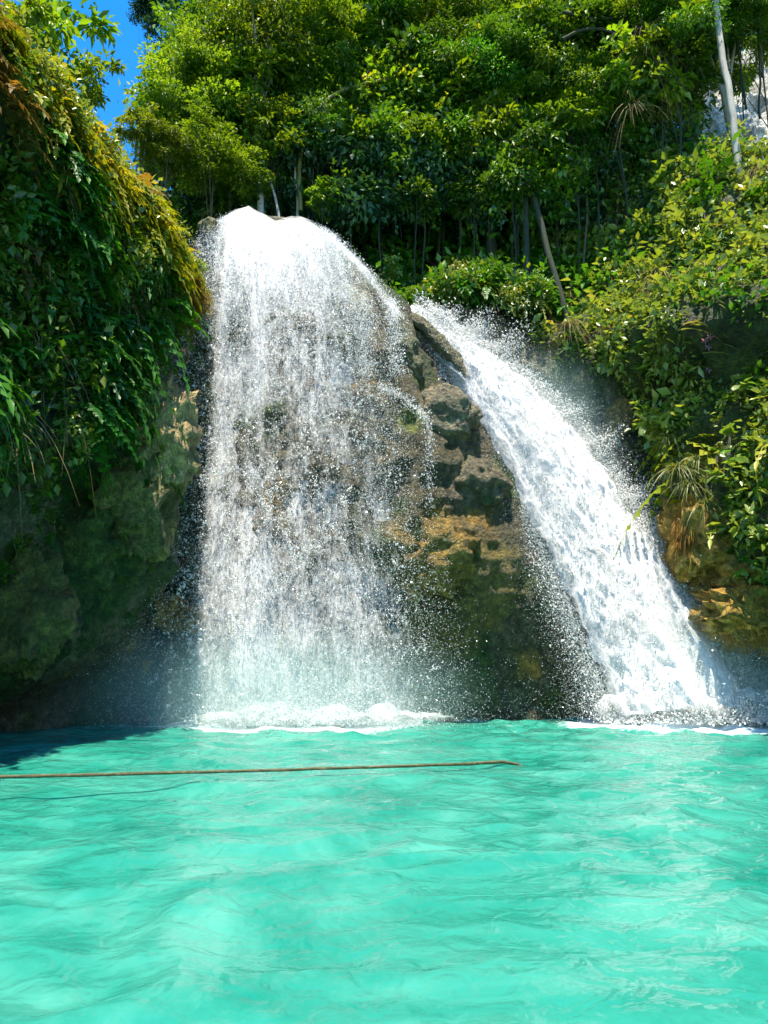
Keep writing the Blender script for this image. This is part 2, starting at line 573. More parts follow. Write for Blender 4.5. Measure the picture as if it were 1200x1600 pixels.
def left_cliff_at(s, z, back=None):
    x, y, nx, ny = plan_eval(LC_PLAN, s)
    zl = lc_lip(y)
    under = 1 - smooth(-0.35, 0.5, z - zl)
    rec = 1.15 * under
    rec = rec + 2.1 * (1 - smooth(0.2, 2.3, z)) * smooth(21, 18.5, y)          # undercut at the waterline
    hole = np.exp(-(((y - 12.8) / 1.5) ** 2 + ((z - 4.1) / 0.75) ** 2))
    rec = rec + 2.6 * hole                                                      # dark hollow below the ferns
    rec = rec - 1.55 * np.exp(-((y - 19.0) / 1.15) ** 2) * smooth(2.2, 4.2, z) * (1 - smooth(7.6, 10.0, z))   # tufa wall beside the falls
    p = np.stack([x, y, z], -1)
    up = smooth(-0.5, 1.0, z - zl)
    d = (0.95 - 0.55 * smooth(17, 19.5, y)) * fbm(p * np.array((0.38, 0.38, 0.34)), 3, 40) + 0.38 * (1 - 2.2 * billow(p * np.array((0.8, 0.8, 0.42)), 4, 41)) * (1 - 0.4 * up)
    d = d + 0.10 * fbm(p * np.array((2.6, 2.6, 1.1)), 4, 44)
    d = d + (1 - up) * (0.30 * (1 - 2.3 * billow(p * np.array((1.7, 1.7, 1.0)), 4, 45)) + 0.13 * (1 - 2.3 * billow(p * np.array((4.5, 4.5, 2.8)), 3, 46)))
    top = smooth(LC_H - 3.4, LC_H, z)
    rec = rec + 1.9 * top ** 2 * (0.55 + 0.45 * smooth(19.5, 16, y))
    if back is not None:
        rec = rec + back
    x = x + nx * (d * (1 - 0.6 * top) - rec)
    y = y + ny * (d * (1 - 0.6 * top) - rec)
    lift = np.interp(p[..., 1], [5, 12, 16, 19.5, 22], [2.6, 2.4, 1.5, 0.45, 0.2]) * smooth(7.0, LC_H, z)
    return np.stack([x, y, z + 0.5 * fbm(p * 0.6, 3, 47) * top + lift], -1)


def left_cliff():
    S = np.concatenate([np.linspace(0, 0.42, 40, endpoint=False), np.linspace(0.42, 1, 260)])
    zz = np.linspace(-1.8, LC_H, 250)
    bk = np.zeros_like(zz)
    zb = np.linspace(0.25, 14, 30)
    zz = np.concatenate([zz, LC_H + 0.10 * zb])
    bk = np.concatenate([bk, zb])
    s, z = np.meshgrid(S, zz, indexing='ij')
    b = np.broadcast_to(bk[None, :], s.shape)
    G = left_cliff_at(s, z, b)
    zl = lc_lip(G[..., 1])
    a = P(285, 650, 18.2)
    o1, o2 = P(240, 650, 18.8), P(20, 980, 17.0)
    tint = rock_tint(G, 60, 0.75, 0.30, [(o1[0], o1[1], o1[2], 1.9, (0.30, 0.22, 0.09)), (o1[0] - .3, o1[1] - .4, o1[2] - 2.2, 1.3, (0.12, 0.12, 0.04)), (o2[0], o2[1], o2[2], 0.9, (0.10, 0.09, 0.02))])
    veg = smooth(-0.3, 0.8, z - zl)[..., None]
    soil = np.array((0.020, 0.045, 0.008)) * (1 + 0.5 * fbm(G * 1.3, 3, 66)[..., None])
    tint = tint * (1 - veg) + soil * veg
    me = mesh_np('left_cliff', G, grid_faces(*s.shape), M_ROCK, None, True, colors=tint)
    tag(link('left_cliff', me), kind='structure')


left_cliff()

RC_PLAN = np.array([(1.5, 27.0), (4.2, 25.2), (6.6, 23.0), (8.2, 20.6), (9.5, 18.0), (10.8, 14.0), (12.6, 8.0), (15, 0)])
RC_H = 20.0
_e0, _e1 = P(925, 600, 22.4), P(1145, 1020, 20.4)


def right_cliff_at(s, z, back=None):
    x, y, tx, ty = plan_eval(RC_PLAN, s)
    nx, ny = tx, ty                                   # outward = towards the pool
    xe = np.interp(z, [_e1[2], _e0[2]], [_e1[0], _e0[0]])
    p = np.stack([x, y, z], -1)
    hollow = smooth(0.5, -0.35, x - xe + 0.35 * fbm(p * 0.9, 3, 88)) * (1 - smooth(_e0[2] - 0.6, _e0[2] + 1.2, z))
    rec = 2.4 * hollow
    rec = rec + 0.9 * (1 - smooth(0.3, 1.5, z))
    rec = rec + np.maximum(z - 6.5, 0) * 0.24 + np.maximum(z - 12, 0) * 0.14
    rec = rec - 0.55 * np.exp(-((z - 12.3) / 1.3) ** 2)                       # bulging band of shrubs above the shaded gap
    rec = rec + 0.75 * np.exp(-((z - 9.6) / 1.1) ** 2) * smooth(17, 19, y)
    rec = rec + 0.25 * np.maximum(z - 7.0, 0) * smooth(21.0, 17.0, y)
    rec = rec + 0.55 * smooth(22.0, 20.0, y) * (1 - smooth(8, 10, z))
    d = 0.85 * fbm(p * np.array((0.33, 0.33, 0.33)), 3, 80) + 0.42 * (1 - 2.2 * billow(p * np.array((0.8, 0.8, 0.5)), 4, 81))
    d = d + 0.10 * fbm(p * np.array((2.6, 2.6, 1.3)), 4, 84)
    if back is not None:
        rec = rec + back
    lift = np.interp(p[..., 1], [16, 19, 22, 25], [-2.6, -2.0, -0.4, 1.2]) * smooth(9.0, RC_H, z)
    return np.stack([x + nx * (d - rec), y + ny * (d - rec), z + lift], -1)


def right_cliff():
    S = np.concatenate([np.linspace(0, 0.62, 240, endpoint=False), np.linspace(0.62, 1, 40)])
    zz = np.linspace(-1.8, RC_H, 260)
    zb = np.linspace(0.3, 16, 24)
    bk = np.concatenate([np.zeros_like(zz), zb])
    zz = np.concatenate([zz, RC_H + 0.25 * zb])
    s, z = np.meshgrid(S, zz, indexing='ij')
    G = right_cliff_at(s, z, np.broadcast_to(bk[None, :], s.shape))
    sp = []
    for (px, py, Y, r, c) in ((1085, 830, 20.0, 1.0, (0.34, 0.20, 0.04)), (1150, 960, 19.3, 1.1, (0.32, 0.20, 0.045)), (960, 640, 22.0, 0.7, (0.22, 0.13, 0.045)), (1010, 740, 21.4, 0.6, (0.18, 0.12, 0.04)), (1020, 480, 21.8, 1.0, (0.10, 0.10, 0.02))):
        q = P(px, py, Y)
        sp.append((q[0], q[1], q[2], r, c))
    tint = rock_tint(G, 90, 0.55, 0.42, sp)
    veg = smooth(4.5, 9.0, z + 0.6 * (G[..., 0] - 8) + 2.5 * fbm(G * 0.5, 3, 95))[..., None]
    soil = np.array((0.050, 0.066, 0.012)) * (1 + 0.6 * fbm(G * 1.1, 3, 96)[..., None])
    tint = tint * (1 - veg) + soil * veg
    me = mesh_np('right_cliff', G, grid_faces(*s.shape), M_ROCK, None, True, colors=tint)
    tag(link('right_cliff', me), kind='structure')


right_cliff()


def hill_z(x, y):
    """height of the forest slope above the falls"""
    x = np.asarray(x, float)
    y = np.asarray(y, float)
    z = 13.4 + 1.38 * np.clip(y - 24.9, 0, 11) + 0.85 * np.clip(y - 35.9, 0, 60)
    z = z - 1.4 * np.exp(-((x + 2.6) / 3.0) ** 2) * smooth(34, 26, y)
    z = z - 7.0 * smooth(-5, -15, x) * smooth(26, 34, y)
    z = z + 0.8 * fbm(np.stack([x * 0.3, y * 0.3, 0 * x], -1), 3, 101)
    return z


def hillside():
    X = np.concatenate([np.linspace(-34, -6, 26, endpoint=False), np.linspace(-6, 9, 150, endpoint=False), np.linspace(9, 44, 36)])
    zz = np.linspace(-1.8, 13.4, 100)
    yy = np.concatenate([np.linspace(25.0, 37, 60), np.linspace(37.8, 64, 26)])
    n1, n2 = len(zz), len(yy)
    G = np.zeros((len(X), n1 + n2, 3))
    for i, x in enumerate(X):
        p = np.stack([np.full(n1, x), np.full(n1, 24.9), zz], -1)
        d = 0.6 * fbm(p * 0.4, 3, 110) + 0.35 * (1 - 2.2 * billow(p * np.array((0.8, 0.8, 0.5)), 4, 111)) + 0.1 * fbm(p * 2.5, 3, 112)
        top = smooth(11.0, 13.4, zz)
        wall_top = hill_z(x, 25.0)
        zs = -1.8 + (zz + 1.8) * (wall_top + 1.8) / 15.2
        G[i, :n1] = np.stack([np.full(n1, x), 24.6 - d * (1 - top) + 0.4 * top - 0.5 * smooth(1, 6, zz), zs], -1)
        G[i, n1:] = np.stack([np.full(n2, x), yy + 0.05, hill_z(np.full(n2, x), yy)], -1)
    tint = rock_tint(G, 120, 0.6, 0.2)
    veg = smooth(12.2, 13.4, G[..., 2])[..., None]
    soil = np.array((0.030, 0.032, 0.012)) * (1 + 0.6 * fbm(G * 1.2, 3, 126)[..., None])
    tint = tint * (1 - veg) + soil * veg
    me = mesh_np('hillside', G, grid_faces(len(X), n1 + n2), M_ROCK, None, True, colors=tint)
    tag(link('hillside', me), kind='structure')


hillside()

# the rounded dome of tufa that the water runs over: rows of its outline measured in the photograph
DOME_ROWS = [(1150, 258, 965), (1050, 262, 930), (900, 272, 872), (760, 285, 805), (670, 296, 752), (600, 302, 690), (545, 305, 652), (480, 308, 640), (430, 312, 585), (378, 322, 526), (355, 340, 488), (347, 368, 460)]
DOME_Y = 22.6
_rows = []
for (py, a, b) in DOME_ROWS:
    A, B = P(a, py, DOME_Y), P(b, py, DOME_Y)
    _rows.append((A[2], A[0], B[0]))
_rows = np.array(_rows)
DOME_TOP = _rows[-1, 0]


def dome_radii(z):
    xl = np.interp(z, _rows[:, 0], _rows[:, 1])
    xr = np.interp(z, _rows[:, 0], _rows[:, 2])
    ry = np.interp(z, [-1.5, 0.4, 2.4, 4.5, 6, 8, 10, 12, 13.2, 14.0, DOME_TOP], [0.3, 0.45, 1.25, 1.85, 1.95, 1.75, 1.5, 1.25, 0.95, 0.6, 0.3])
    return (xl + xr) / 2, (xr - xl) / 2, ry


def dome_at(phi, z, disp=True):
    xc, rx, ry = dome_radii(z)
    c, s = np.cos(phi), np.sin(phi)
    e = 0.85
    ux = np.sign(s) * np.abs(s) ** e
    uy = np.sign(c) * np.abs(c) ** e
    x = xc + rx * ux
    y = DOME_Y - ry * uy
    if disp:
        p = np.stack([x, y, z], -1)
        lump = 1 - 2.2 * billow(p * np.array((0.62, 0.62, 0.5)), 4, 131)
        led = fbm(p * np.array((0.5, 0.5, 1.5)), 4, 133)
        d = (0.55 * lump + 0.12 * led + 0.09 * fbm(p * np.array((2.2, 2.2, 1.5)), 4, 135)) * (1 - 0.75 * smooth(11.5, 14, z))
        d = d - 0.05
        edge = np.abs(ux) ** 3
        x = x + d * ux * 0.5
        y = y - d * uy * (1 - 0.5 * edge)
    return np.stack([x, y, z], -1)


def rock_dome():
    ph = np.linspace(-2.3, 2.3, 240)
    zz = np.concatenate([np.linspace(-1.5, 13, 220, endpoint=False), np.linspace(13, DOME_TOP, 40)])
    p, z = np.meshgrid(ph, zz, indexing='ij')
    G = dome_at(p, z)
    # closed, rounded top
    cap = G[:, -1:, :].copy()
    ctr = cap.mean(0, keepdims=True)
    caps = [cap * (1 - k) + ctr * k + np.array((0, 0, 0.10 * (1 - (1 - k) ** 2))) for k in (0.35, 0.7, 1.0)]
    G = np.concatenate([G] + caps, 1)
    sp = []
    for (px, py, r, c) in ((690, 870, 1.5, (0.26, 0.17, 0.035)), (760, 900, 1.1, (0.15, 0.12, 0.035)), (700, 960, 1.2, (0.14, 0.11, 0.03)), (700, 640, 0.9, (0.22, 0.18, 0.11)), (745, 745, 0.8, (0.22, 0.18, 0.11)), (560, 440, 0.8, (0.24, 0.21, 0.12)), (640, 660, 0.5, (0.12, 0.15, 0.03)), (460, 1000, 0.6, (0.24, 0.15, 0.03)), (450, 790, 0.9, (0.17, 0.12, 0.04))):
        q = P(px, py, 21.2)
        sp.append((q[0], q[1], q[2], r, c))
    tint = np.array((0.98, 0.90, 0.78)) * rock_tint(G, 140, 0.60, 0.40, sp)
    me = mesh_np('rock_dome', G, grid_faces(G.shape[0], G.shape[1]), M_ROCK, None, True, colors=tint)
    tag(link('rock_dome', me), kind='structure')


rock_dome()


def limestone():
    c = P(1165, 140, 31.0)
    X = np.linspace(-2.6, 9, 110)
    Z = np.linspace(-12, 7.0, 150)
    x, z = np.meshgrid(X, Z, indexing='ij')
    p = np.stack([x + 50, 0 * x, z], -1)
    d = 0.8 * (1 - 2 * billow(p * np.array((0.6, 1, 0.45)), 4, 150)) + 0.3 * fbm(p * np.array((2.2, 1, 1.2)), 4, 151)
    y = -d + 0.42 * (z + 4) + 0.25 * np.maximum(-2.0 - x, 0) ** 2 * 6 + 2.5 * smooth(5.5, 7.0, z)
    G = np.stack([x + c[0], y + c[1], z + c[2]], -1)
    base = np.array((0.60, 0.58, 0.56))
    g = smooth(-0.05, -0.5, fbm(p * np.array((1.6, 1, 0.9)), 4, 152))[..., None]
    tint = base * (1 - g) + np.array((0.28, 0.27, 0.25)) * g
    me = mesh_np('limestone_cliff', G, grid_faces(*x.shape), M_DRYROCK, None, True, colors=tint)
    tag(link('limestone_cliff', me), kind='structure')


limestone()


# ------------------------------------------------------------------ finding the rock along a direction
EYE = Vector((0, 0, CAMZ))


def tree_of(*names):
    V, F, off = [], [], 0
    for nme in names:
        me = bpy.data.objects[nme].data
        v = np.empty(len(me.vertices) * 3, np.float32)
        me.vertices.foreach_get('co', v)
        f = np.empty(len(me.loops), np.int32)
        me.loops.foreach_get('vertex_index', f)
        V.append(v.reshape(-1, 3))
        F.append(f.reshape(-1, 4) + off)
        off += len(me.vertices)
    return BVHTree.FromPolygons(np.concatenate(V).tolist(), np.concatenate(F).tolist())


ROCKS = tree_of('left_cliff', 'right_cliff', 'rock_dome', 'hillside')


def hit(px, py):
    """the rock seen in the direction px, py: point and horizontal outward direction"""
    d = (Vector(P(px, py, 10.0)) - EYE).normalized()
    loc, n, _, _ = ROCKS.ray_cast(EYE, d)
    if loc is None:
        return P(px, py, 24.0), np.array((0, -1.0, 0))
    n = np.array(n)
    if n @ np.array(d) > 0: n = -n
    h = np.array((n[0], n[1], 0)) + np.array((0, -0.05, 0))
    return np.array(loc), h / np.linalg.norm(h)


# ------------------------------------------------------------------ boulders and knobs of tufa
def seen_table(fn, ss, zz):
    s, z = np.meshgrid(ss, zz, indexing='ij')
    q = fn(s, z)
    d1 = q[..., 1] * _c + (q[..., 2] - CAMZ) * _s
    return s, z, q, 600 + FPX * q[..., 0] / d1, 800 - FPX * ((q[..., 2] - CAMZ) * _c - q[..., 1] * _s) / d1


LEFT_TAB = seen_table(left_cliff_at, np.linspace(0.4, 0.92, 100), np.linspace(2.0, LC_H - 0.3, 90))


def on_right(px, py):
    """the point of the right cliff seen in the direction px, py"""
    if not hasattr(on_right, 'tab'):
        s, z = np.meshgrid(np.linspace(0.0, 0.66, 170), np.linspace(0.3, RC_H, 190), indexing='ij')
        q = right_cliff_at(s, z)
        d1 = q[..., 1] * _c + (q[..., 2] - CAMZ) * _s
        u = 600 + FPX * q[..., 0] / d1
        v = 800 - FPX * ((q[..., 2] - CAMZ) * _c - q[..., 1] * _s) / d1
        on_right.tab = (s, z, q, u, v)
    s, z, q, u, v = on_right.tab
    e = (u - px) ** 2 + (v - py) ** 2
    near = np.argwhere(e < e.min() + 60)
    i, j = min(near, key=lambda ij: q[ij[0], ij[1], 1])
    return s[i, j], z[i, j], q[i, j]


def on_left(px, py):
    s, z, q, u, v = LEFT_TAB
    e = (u - px) ** 2 + (v - py) ** 2
    i, j = np.unravel_index(np.argmin(e), e.shape)
    return e[i, j], s[i, j], z[i, j], q[i, j]


def boulder(name, ctr, r, label, tintc, seed, rough=0.32, rot=0.0, tilt=0.0, cat='rock', mat=None, sink=0.65, moss=0.75):
    n, m = 66, 42
    th = np.linspace(0, 2 * math.pi, n)
    ph = np.linspace(0.02, math.pi - 0.02, m)
    t, f = np.meshgrid(th, ph, indexing='ij')
    u = np.stack([np.cos(t) * np.sin(f), np.sin(t) * np.sin(f), -np.cos(f)], -1)
    u = np.sign(u) * np.abs(u) ** 0.85
    sc = np.array(r)
    q = u * sc
    k = 1 + 1.25 * rough * (1.1 - 2.4 * billow((q + seed * 3.7) * 1.7, 5, seed, 0.6)) + 0.26 * fbm((q + seed) * np.array((2.8, 2.8, 3.6)), 5, seed + 3, 0.6)
    q = q * k[..., None]
    R = np.array((Matrix.Rotation(rot, 3, 'Z') @ Matrix.Rotation(tilt, 3, 'Y')))
    q = q @ R.T
    tn = np.array(tintc) * (1 + 0.5 * fbm(q * 1.6 + seed, 3, seed + 5)[..., None])
    g = smooth(0.15, 0.5, fbm(q * 1.1 + 7 * seed, 3, seed + 9))[..., None]
    tn = tn * (1 - moss * g) + np.array((0.045, 0.07, 0.014)) * moss * g
    base_z = q[..., 2].min()
    q[..., 2] -= base_z
    me = mesh_np(name, q, grid_faces(n, m), mat or M_ROCK, None, True, colors=np.maximum(tn, 0.005))
    o = link(name, me, None, (ctr[0], ctr[1] + sink * r[1], ctr[2] + base_z))
    tag(o, label, cat, 'tufa knobs and ledges around the falls')
    return o


def dome_front(px, py, out=0.0):
    """point on the dome's face in the direction measured at px, py"""
    Y = 21.0
    for _ in range(12):
        q = P(px, py, Y)
        xc, rx, ry = dome_radii(np.array(q[2]))
        a = np.clip((q[0] - xc) / rx, -0.98, 0.98)
        Y = float(DOME_Y - ry * math.sqrt(1 - abs(a) ** 2.3) - out)
    return P(px, py, Y)


for (px, py, r, lab, tint_, seed, rg, tl, sk) in (
        (690, 868, (1.15, 0.85, 0.95), 'ochre mossy tufa knob jutting out between the two falls', (0.25, 0.155, 0.032), 3, 0.26, 0.0, 0.45),
        (652, 915, (0.34, 0.34, 0.42), 'small ochre tufa knob just below the large ochre knob', (0.24, 0.15, 0.03), 5, 0.3, 0.0, 0.4),
        (698, 645, (0.85, 0.6, 0.75), 'grey brown layered tufa ledge beside the top of the chute', (0.18, 0.15, 0.095), 8, 0.25, 0.5, 0.5),
        (757, 755, (0.75, 0.6, 0.62), 'grey brown tufa ledge low against the edge of the chute', (0.18, 0.145, 0.09), 11, 0.3, 0.6, 0.5),
        (640, 545, (0.45, 0.5, 1.0), 'upright brown rock shoulder below the lip of the dome', (0.13, 0.12, 0.06), 15, 0.2, -0.25, 0.6),
        (250, 680, (0.75, 0.55, 1.35), 'golden dripping tufa column left of the main falls', (0.46, 0.33, 0.15), 19, 0.42, 0.0, -0.1),
        (268, 580, (0.62, 0.6, 0.85), 'smooth olive tufa hump above the golden column', (0.19, 0.16, 0.065), 22, 0.26, 0.0, 0.2),
        (210, 790, (0.85, 0.6, 1.1), 'hanging mossy tufa drape under the golden column', (0.19, 0.17, 0.055), 25, 0.38, 0.0, 0.2),
        (120, 850, (0.9, 0.6, 1.0), 'mossy green rock bulge in the shade of the left wall', (0.07, 0.10, 0.02), 26, 0.35, 0.0, 0.5),
        (30, 960, (0.9, 0.6, 1.1), 'olive mossy rock bulge at the left picture edge', (0.13, 0.12, 0.03), 27, 0.35, 0.0, 0.4),
        (308, 970, (0.48, 0.4, 0.32), 'rounded ochre rock at the foot of the main falls', (0.34, 0.22, 0.07), 28, 0.18, 0.0, -0.6),
        (250, 958, (0.80, 0.5, 0.45), 'wide ochre rock ledge left of the rounded ochre rock', (0.30, 0.18, 0.045), 31, 0.3, 0.15, -0.4),
        (672, 470, (0.42, 0.4, 0.24), 'olive boulder above the top of the chute', (0.16, 0.14, 0.05), 34, 0.2, 0.0, 0.2),
        (745, 520, (1.25, 0.6, 0.75), 'brown rock bank behind the head of the chute', (0.13, 0.105, 0.06), 37, 0.25, 0.35, 0.4),
        (455, 1010, (0.6, 0.4, 0.35), 'ochre rock half hidden behind the main falls', (0.26, 0.17, 0.05), 41, 0.3, 0.0, 0.3),
        (965, 660, (0.45, 0.4, 0.8), 'warm brown rock edge right of the head of the chute', (0.26, 0.17, 0.06), 43, 0.3, 0.45, 0.2)):
    q, h = hit(px, py)
    boulder('tufa_rock', q - h * (sk * r[1]), r, lab, tint_, seed, rg, 0.0, tl, sink=0.0)
boulder('tufa_rock', P(1092, 842, 21.5), (0.85, 1.4, 1.1), 'orange mossy rock nose right of the chute', (0.50, 0.29, 0.06), 44, 0.48, 0.0, 0.35, sink=0.0, moss=0.3)
boulder('tufa_rock', P(1135, 900, 21.2), (0.9, 1.4, 0.7), 'orange mossy rock step between the nose and the low ledge', (0.46, 0.27, 0.06), 53, 0.48, 0.0, 0.3, sink=0.0, moss=0.4)
boulder('tufa_rock', P(1185, 965, 20.7), (1.5, 1.4, 0.75), 'orange mossy rock ledge low at the right edge', (0.50, 0.29, 0.055), 47, 0.48, 0.0, 0.1, sink=0.0, moss=0.3)
boulder('tufa_rock', P(326, 352, 21.8), (0.30, 0.5, 0.22), 'pale ochre rock at the left brink of the main falls', (0.28, 0.22, 0.10), 50, 0.25)


# the rock rib that parts the head of the chute
def rock_rib():
    A = [P(622, 478, 22.9), P(655, 498, 22.75), P(690, 532, 22.6), P(715, 560, 22.45), P(735, 584, 22.3)]
    path = curve_pts(A, 40)
    t = np.linspace(0, 1, 40)
    r = 0.30 * (np.sin(math.pi * np.clip(t * 0.9 + 0.08, 0, 1)) ** 0.6) + 0.02
    th = np.linspace(0, 2 * math.pi, 24)
    T = nrm(np.gradient(path, axis=0))
    S = nrm(np.cross(T, np.array((0, 0, 1.0))))
    U = np.cross(S, T)
    V = path[:, None] + r[:, None, None] * (np.cos(th)[None, :, None] * S[:, None] * 1.0 + np.sin(th)[None, :, None] * U[:, None] * 0.75) - np.array((0, 0, 0.18))
    V = V + 0.10 * np.stack([fbm(V * 2.5, 3, 160), fbm(V * 2.5, 3, 161), fbm(V * 2.5, 3, 162)], -1)
    tn = np.array((0.17, 0.145, 0.075)) * (1 + 0.5 * fbm(V * 2, 3, 163)[..., None])
    o = V.reshape(-1, 3).mean(0)
    me = mesh_np('rock_rib', V - o, grid_faces(40, 24), M_ROCK, None, True, colors=tn)
    tag(link('rock_rib', me, None, o), 'thin brown rock rib parting the head of the white chute', 'rock')


rock_rib()

# ------------------------------------------------------------------ falling water
OCT_V = np.array([(1, 0, 0), (-1, 0, 0), (0, 1, 0), (0, -1, 0), (0, 0, 1), (0, 0, -1)], float)
OCT_F = np.array([(0, 2, 4), (2, 1, 4), (1, 3, 4), (3, 0, 4), (2, 0, 5), (1, 2, 5), (3, 1, 5), (0, 3, 5)])
TET_V = np.array([(1, 1, 1), (-1, -1, 1), (-1, 1, -1), (1, -1, -1)], float) * 0.75
TRI_V = np.array([(1, 0, 0), (-0.5, 0.87, 0), (-0.5, -0.87, 0)], float) * 1.7      # specks far below a pixel
TRI_F = np.array([(0, 1, 2)])
TET_F = np.array([(0, 1, 2), (0, 3, 1), (0, 2, 3), (1, 3, 2)])


def drops_mesh(name, pos, size, direc=None, elong=1.0, tet=False):
    """many small drops as one mesh: size (n,), elongated along direc"""
    BV, BF = (TRI_V, TRI_F) if tet == 'speck' else (TET_V, TET_F) if tet else (OCT_V, OCT_F)
    n = len(pos)
    if direc is None:
        direc = rng.normal(size=(n, 3))
    Z = nrm(direc)
    A = nrm(np.cross(Z, nrm(rng.normal(size=(n, 3)))))
    B = np.cross(Z, A)
    el = np.broadcast_to(np.asarray(elong, float), (n,))
    jit = rng.uniform(0.55, 1.35, size=(n, len(BV)))
    V = (BV[None, :, 0, None] * A[:, None] + BV[None, :, 1, None] * B[:, None] + BV[None, :, 2, None] * Z[:, None] * el[:, None, None])
    V = pos[:, None] + V * (size[:, None] * jit)[..., None]
    F = BF[None] + (np.arange(n) * len(BV))[:, None, None]
    return mesh_np(name, V.reshape(-1, 3), F.reshape(-1, 3), M_DROP)


G9 = 9.81
# main falls: a veil that slides over the dome's brow and then falls free
LIPS = np.array([P(346, 350, 22.2), P(362, 341, 22.3), P(390, 332, 22.4), P(432, 354, 22.4), P(470, 348, 22.3), P(490, 355, 22.2), P(506, 366, 22.1)])


def lip_pt(a):
    u = np.linspace(0, 1, len(LIPS))
    return np.stack([np.interp(a, u, LIPS[:, k]) for k in range(3)], -1)


def veil(a, t, vy, vxj=0.0):
    """position of water that left the lip at a (0..1) t seconds ago"""
    p0 = lip_pt(a)
    vx = -0.85 + 3.0 * a ** 0.95 + vxj
    spread = 1 - np.exp(-t * 2.2)
    x = p0[..., 0] - 0.05 + vx * t * (0.55 + 0.45 * spread) - 0.15 * np.exp(-((a - 0.05) / 0.2) ** 2) * np.sin(np.clip(t / 1.72, 0, 1) * math.pi)
    y = p0[..., 1] - vy * t - 0.15 * (t < 0.001)
    z = p0[..., 2] - 0.5 * G9 * t * t - 0.25 * t
    return np.stack([x, y, z], -1)


def veil_density(a, t):
    """how much water: thick streams across the lip, thinning with the fall"""
    p = np.stack([a * 7.0, t * 0.8, 0 * a + 3.3], -1)
    s = 0.5 + 0.5 * fbm(p, 3, 170) * 1.8
    core = 0.36 + 0.75 * np.exp(-((a - 0.30) / 0.26) ** 2) + 0.30 * np.exp(-((a - 0.66) / 0.10) ** 2)
    edge = smooth(0.0, 0.10, a) * smooth(1.0, 0.80, a)
    return np.clip(s * core * (0.25 + 0.75 * edge), 0, 1.4)


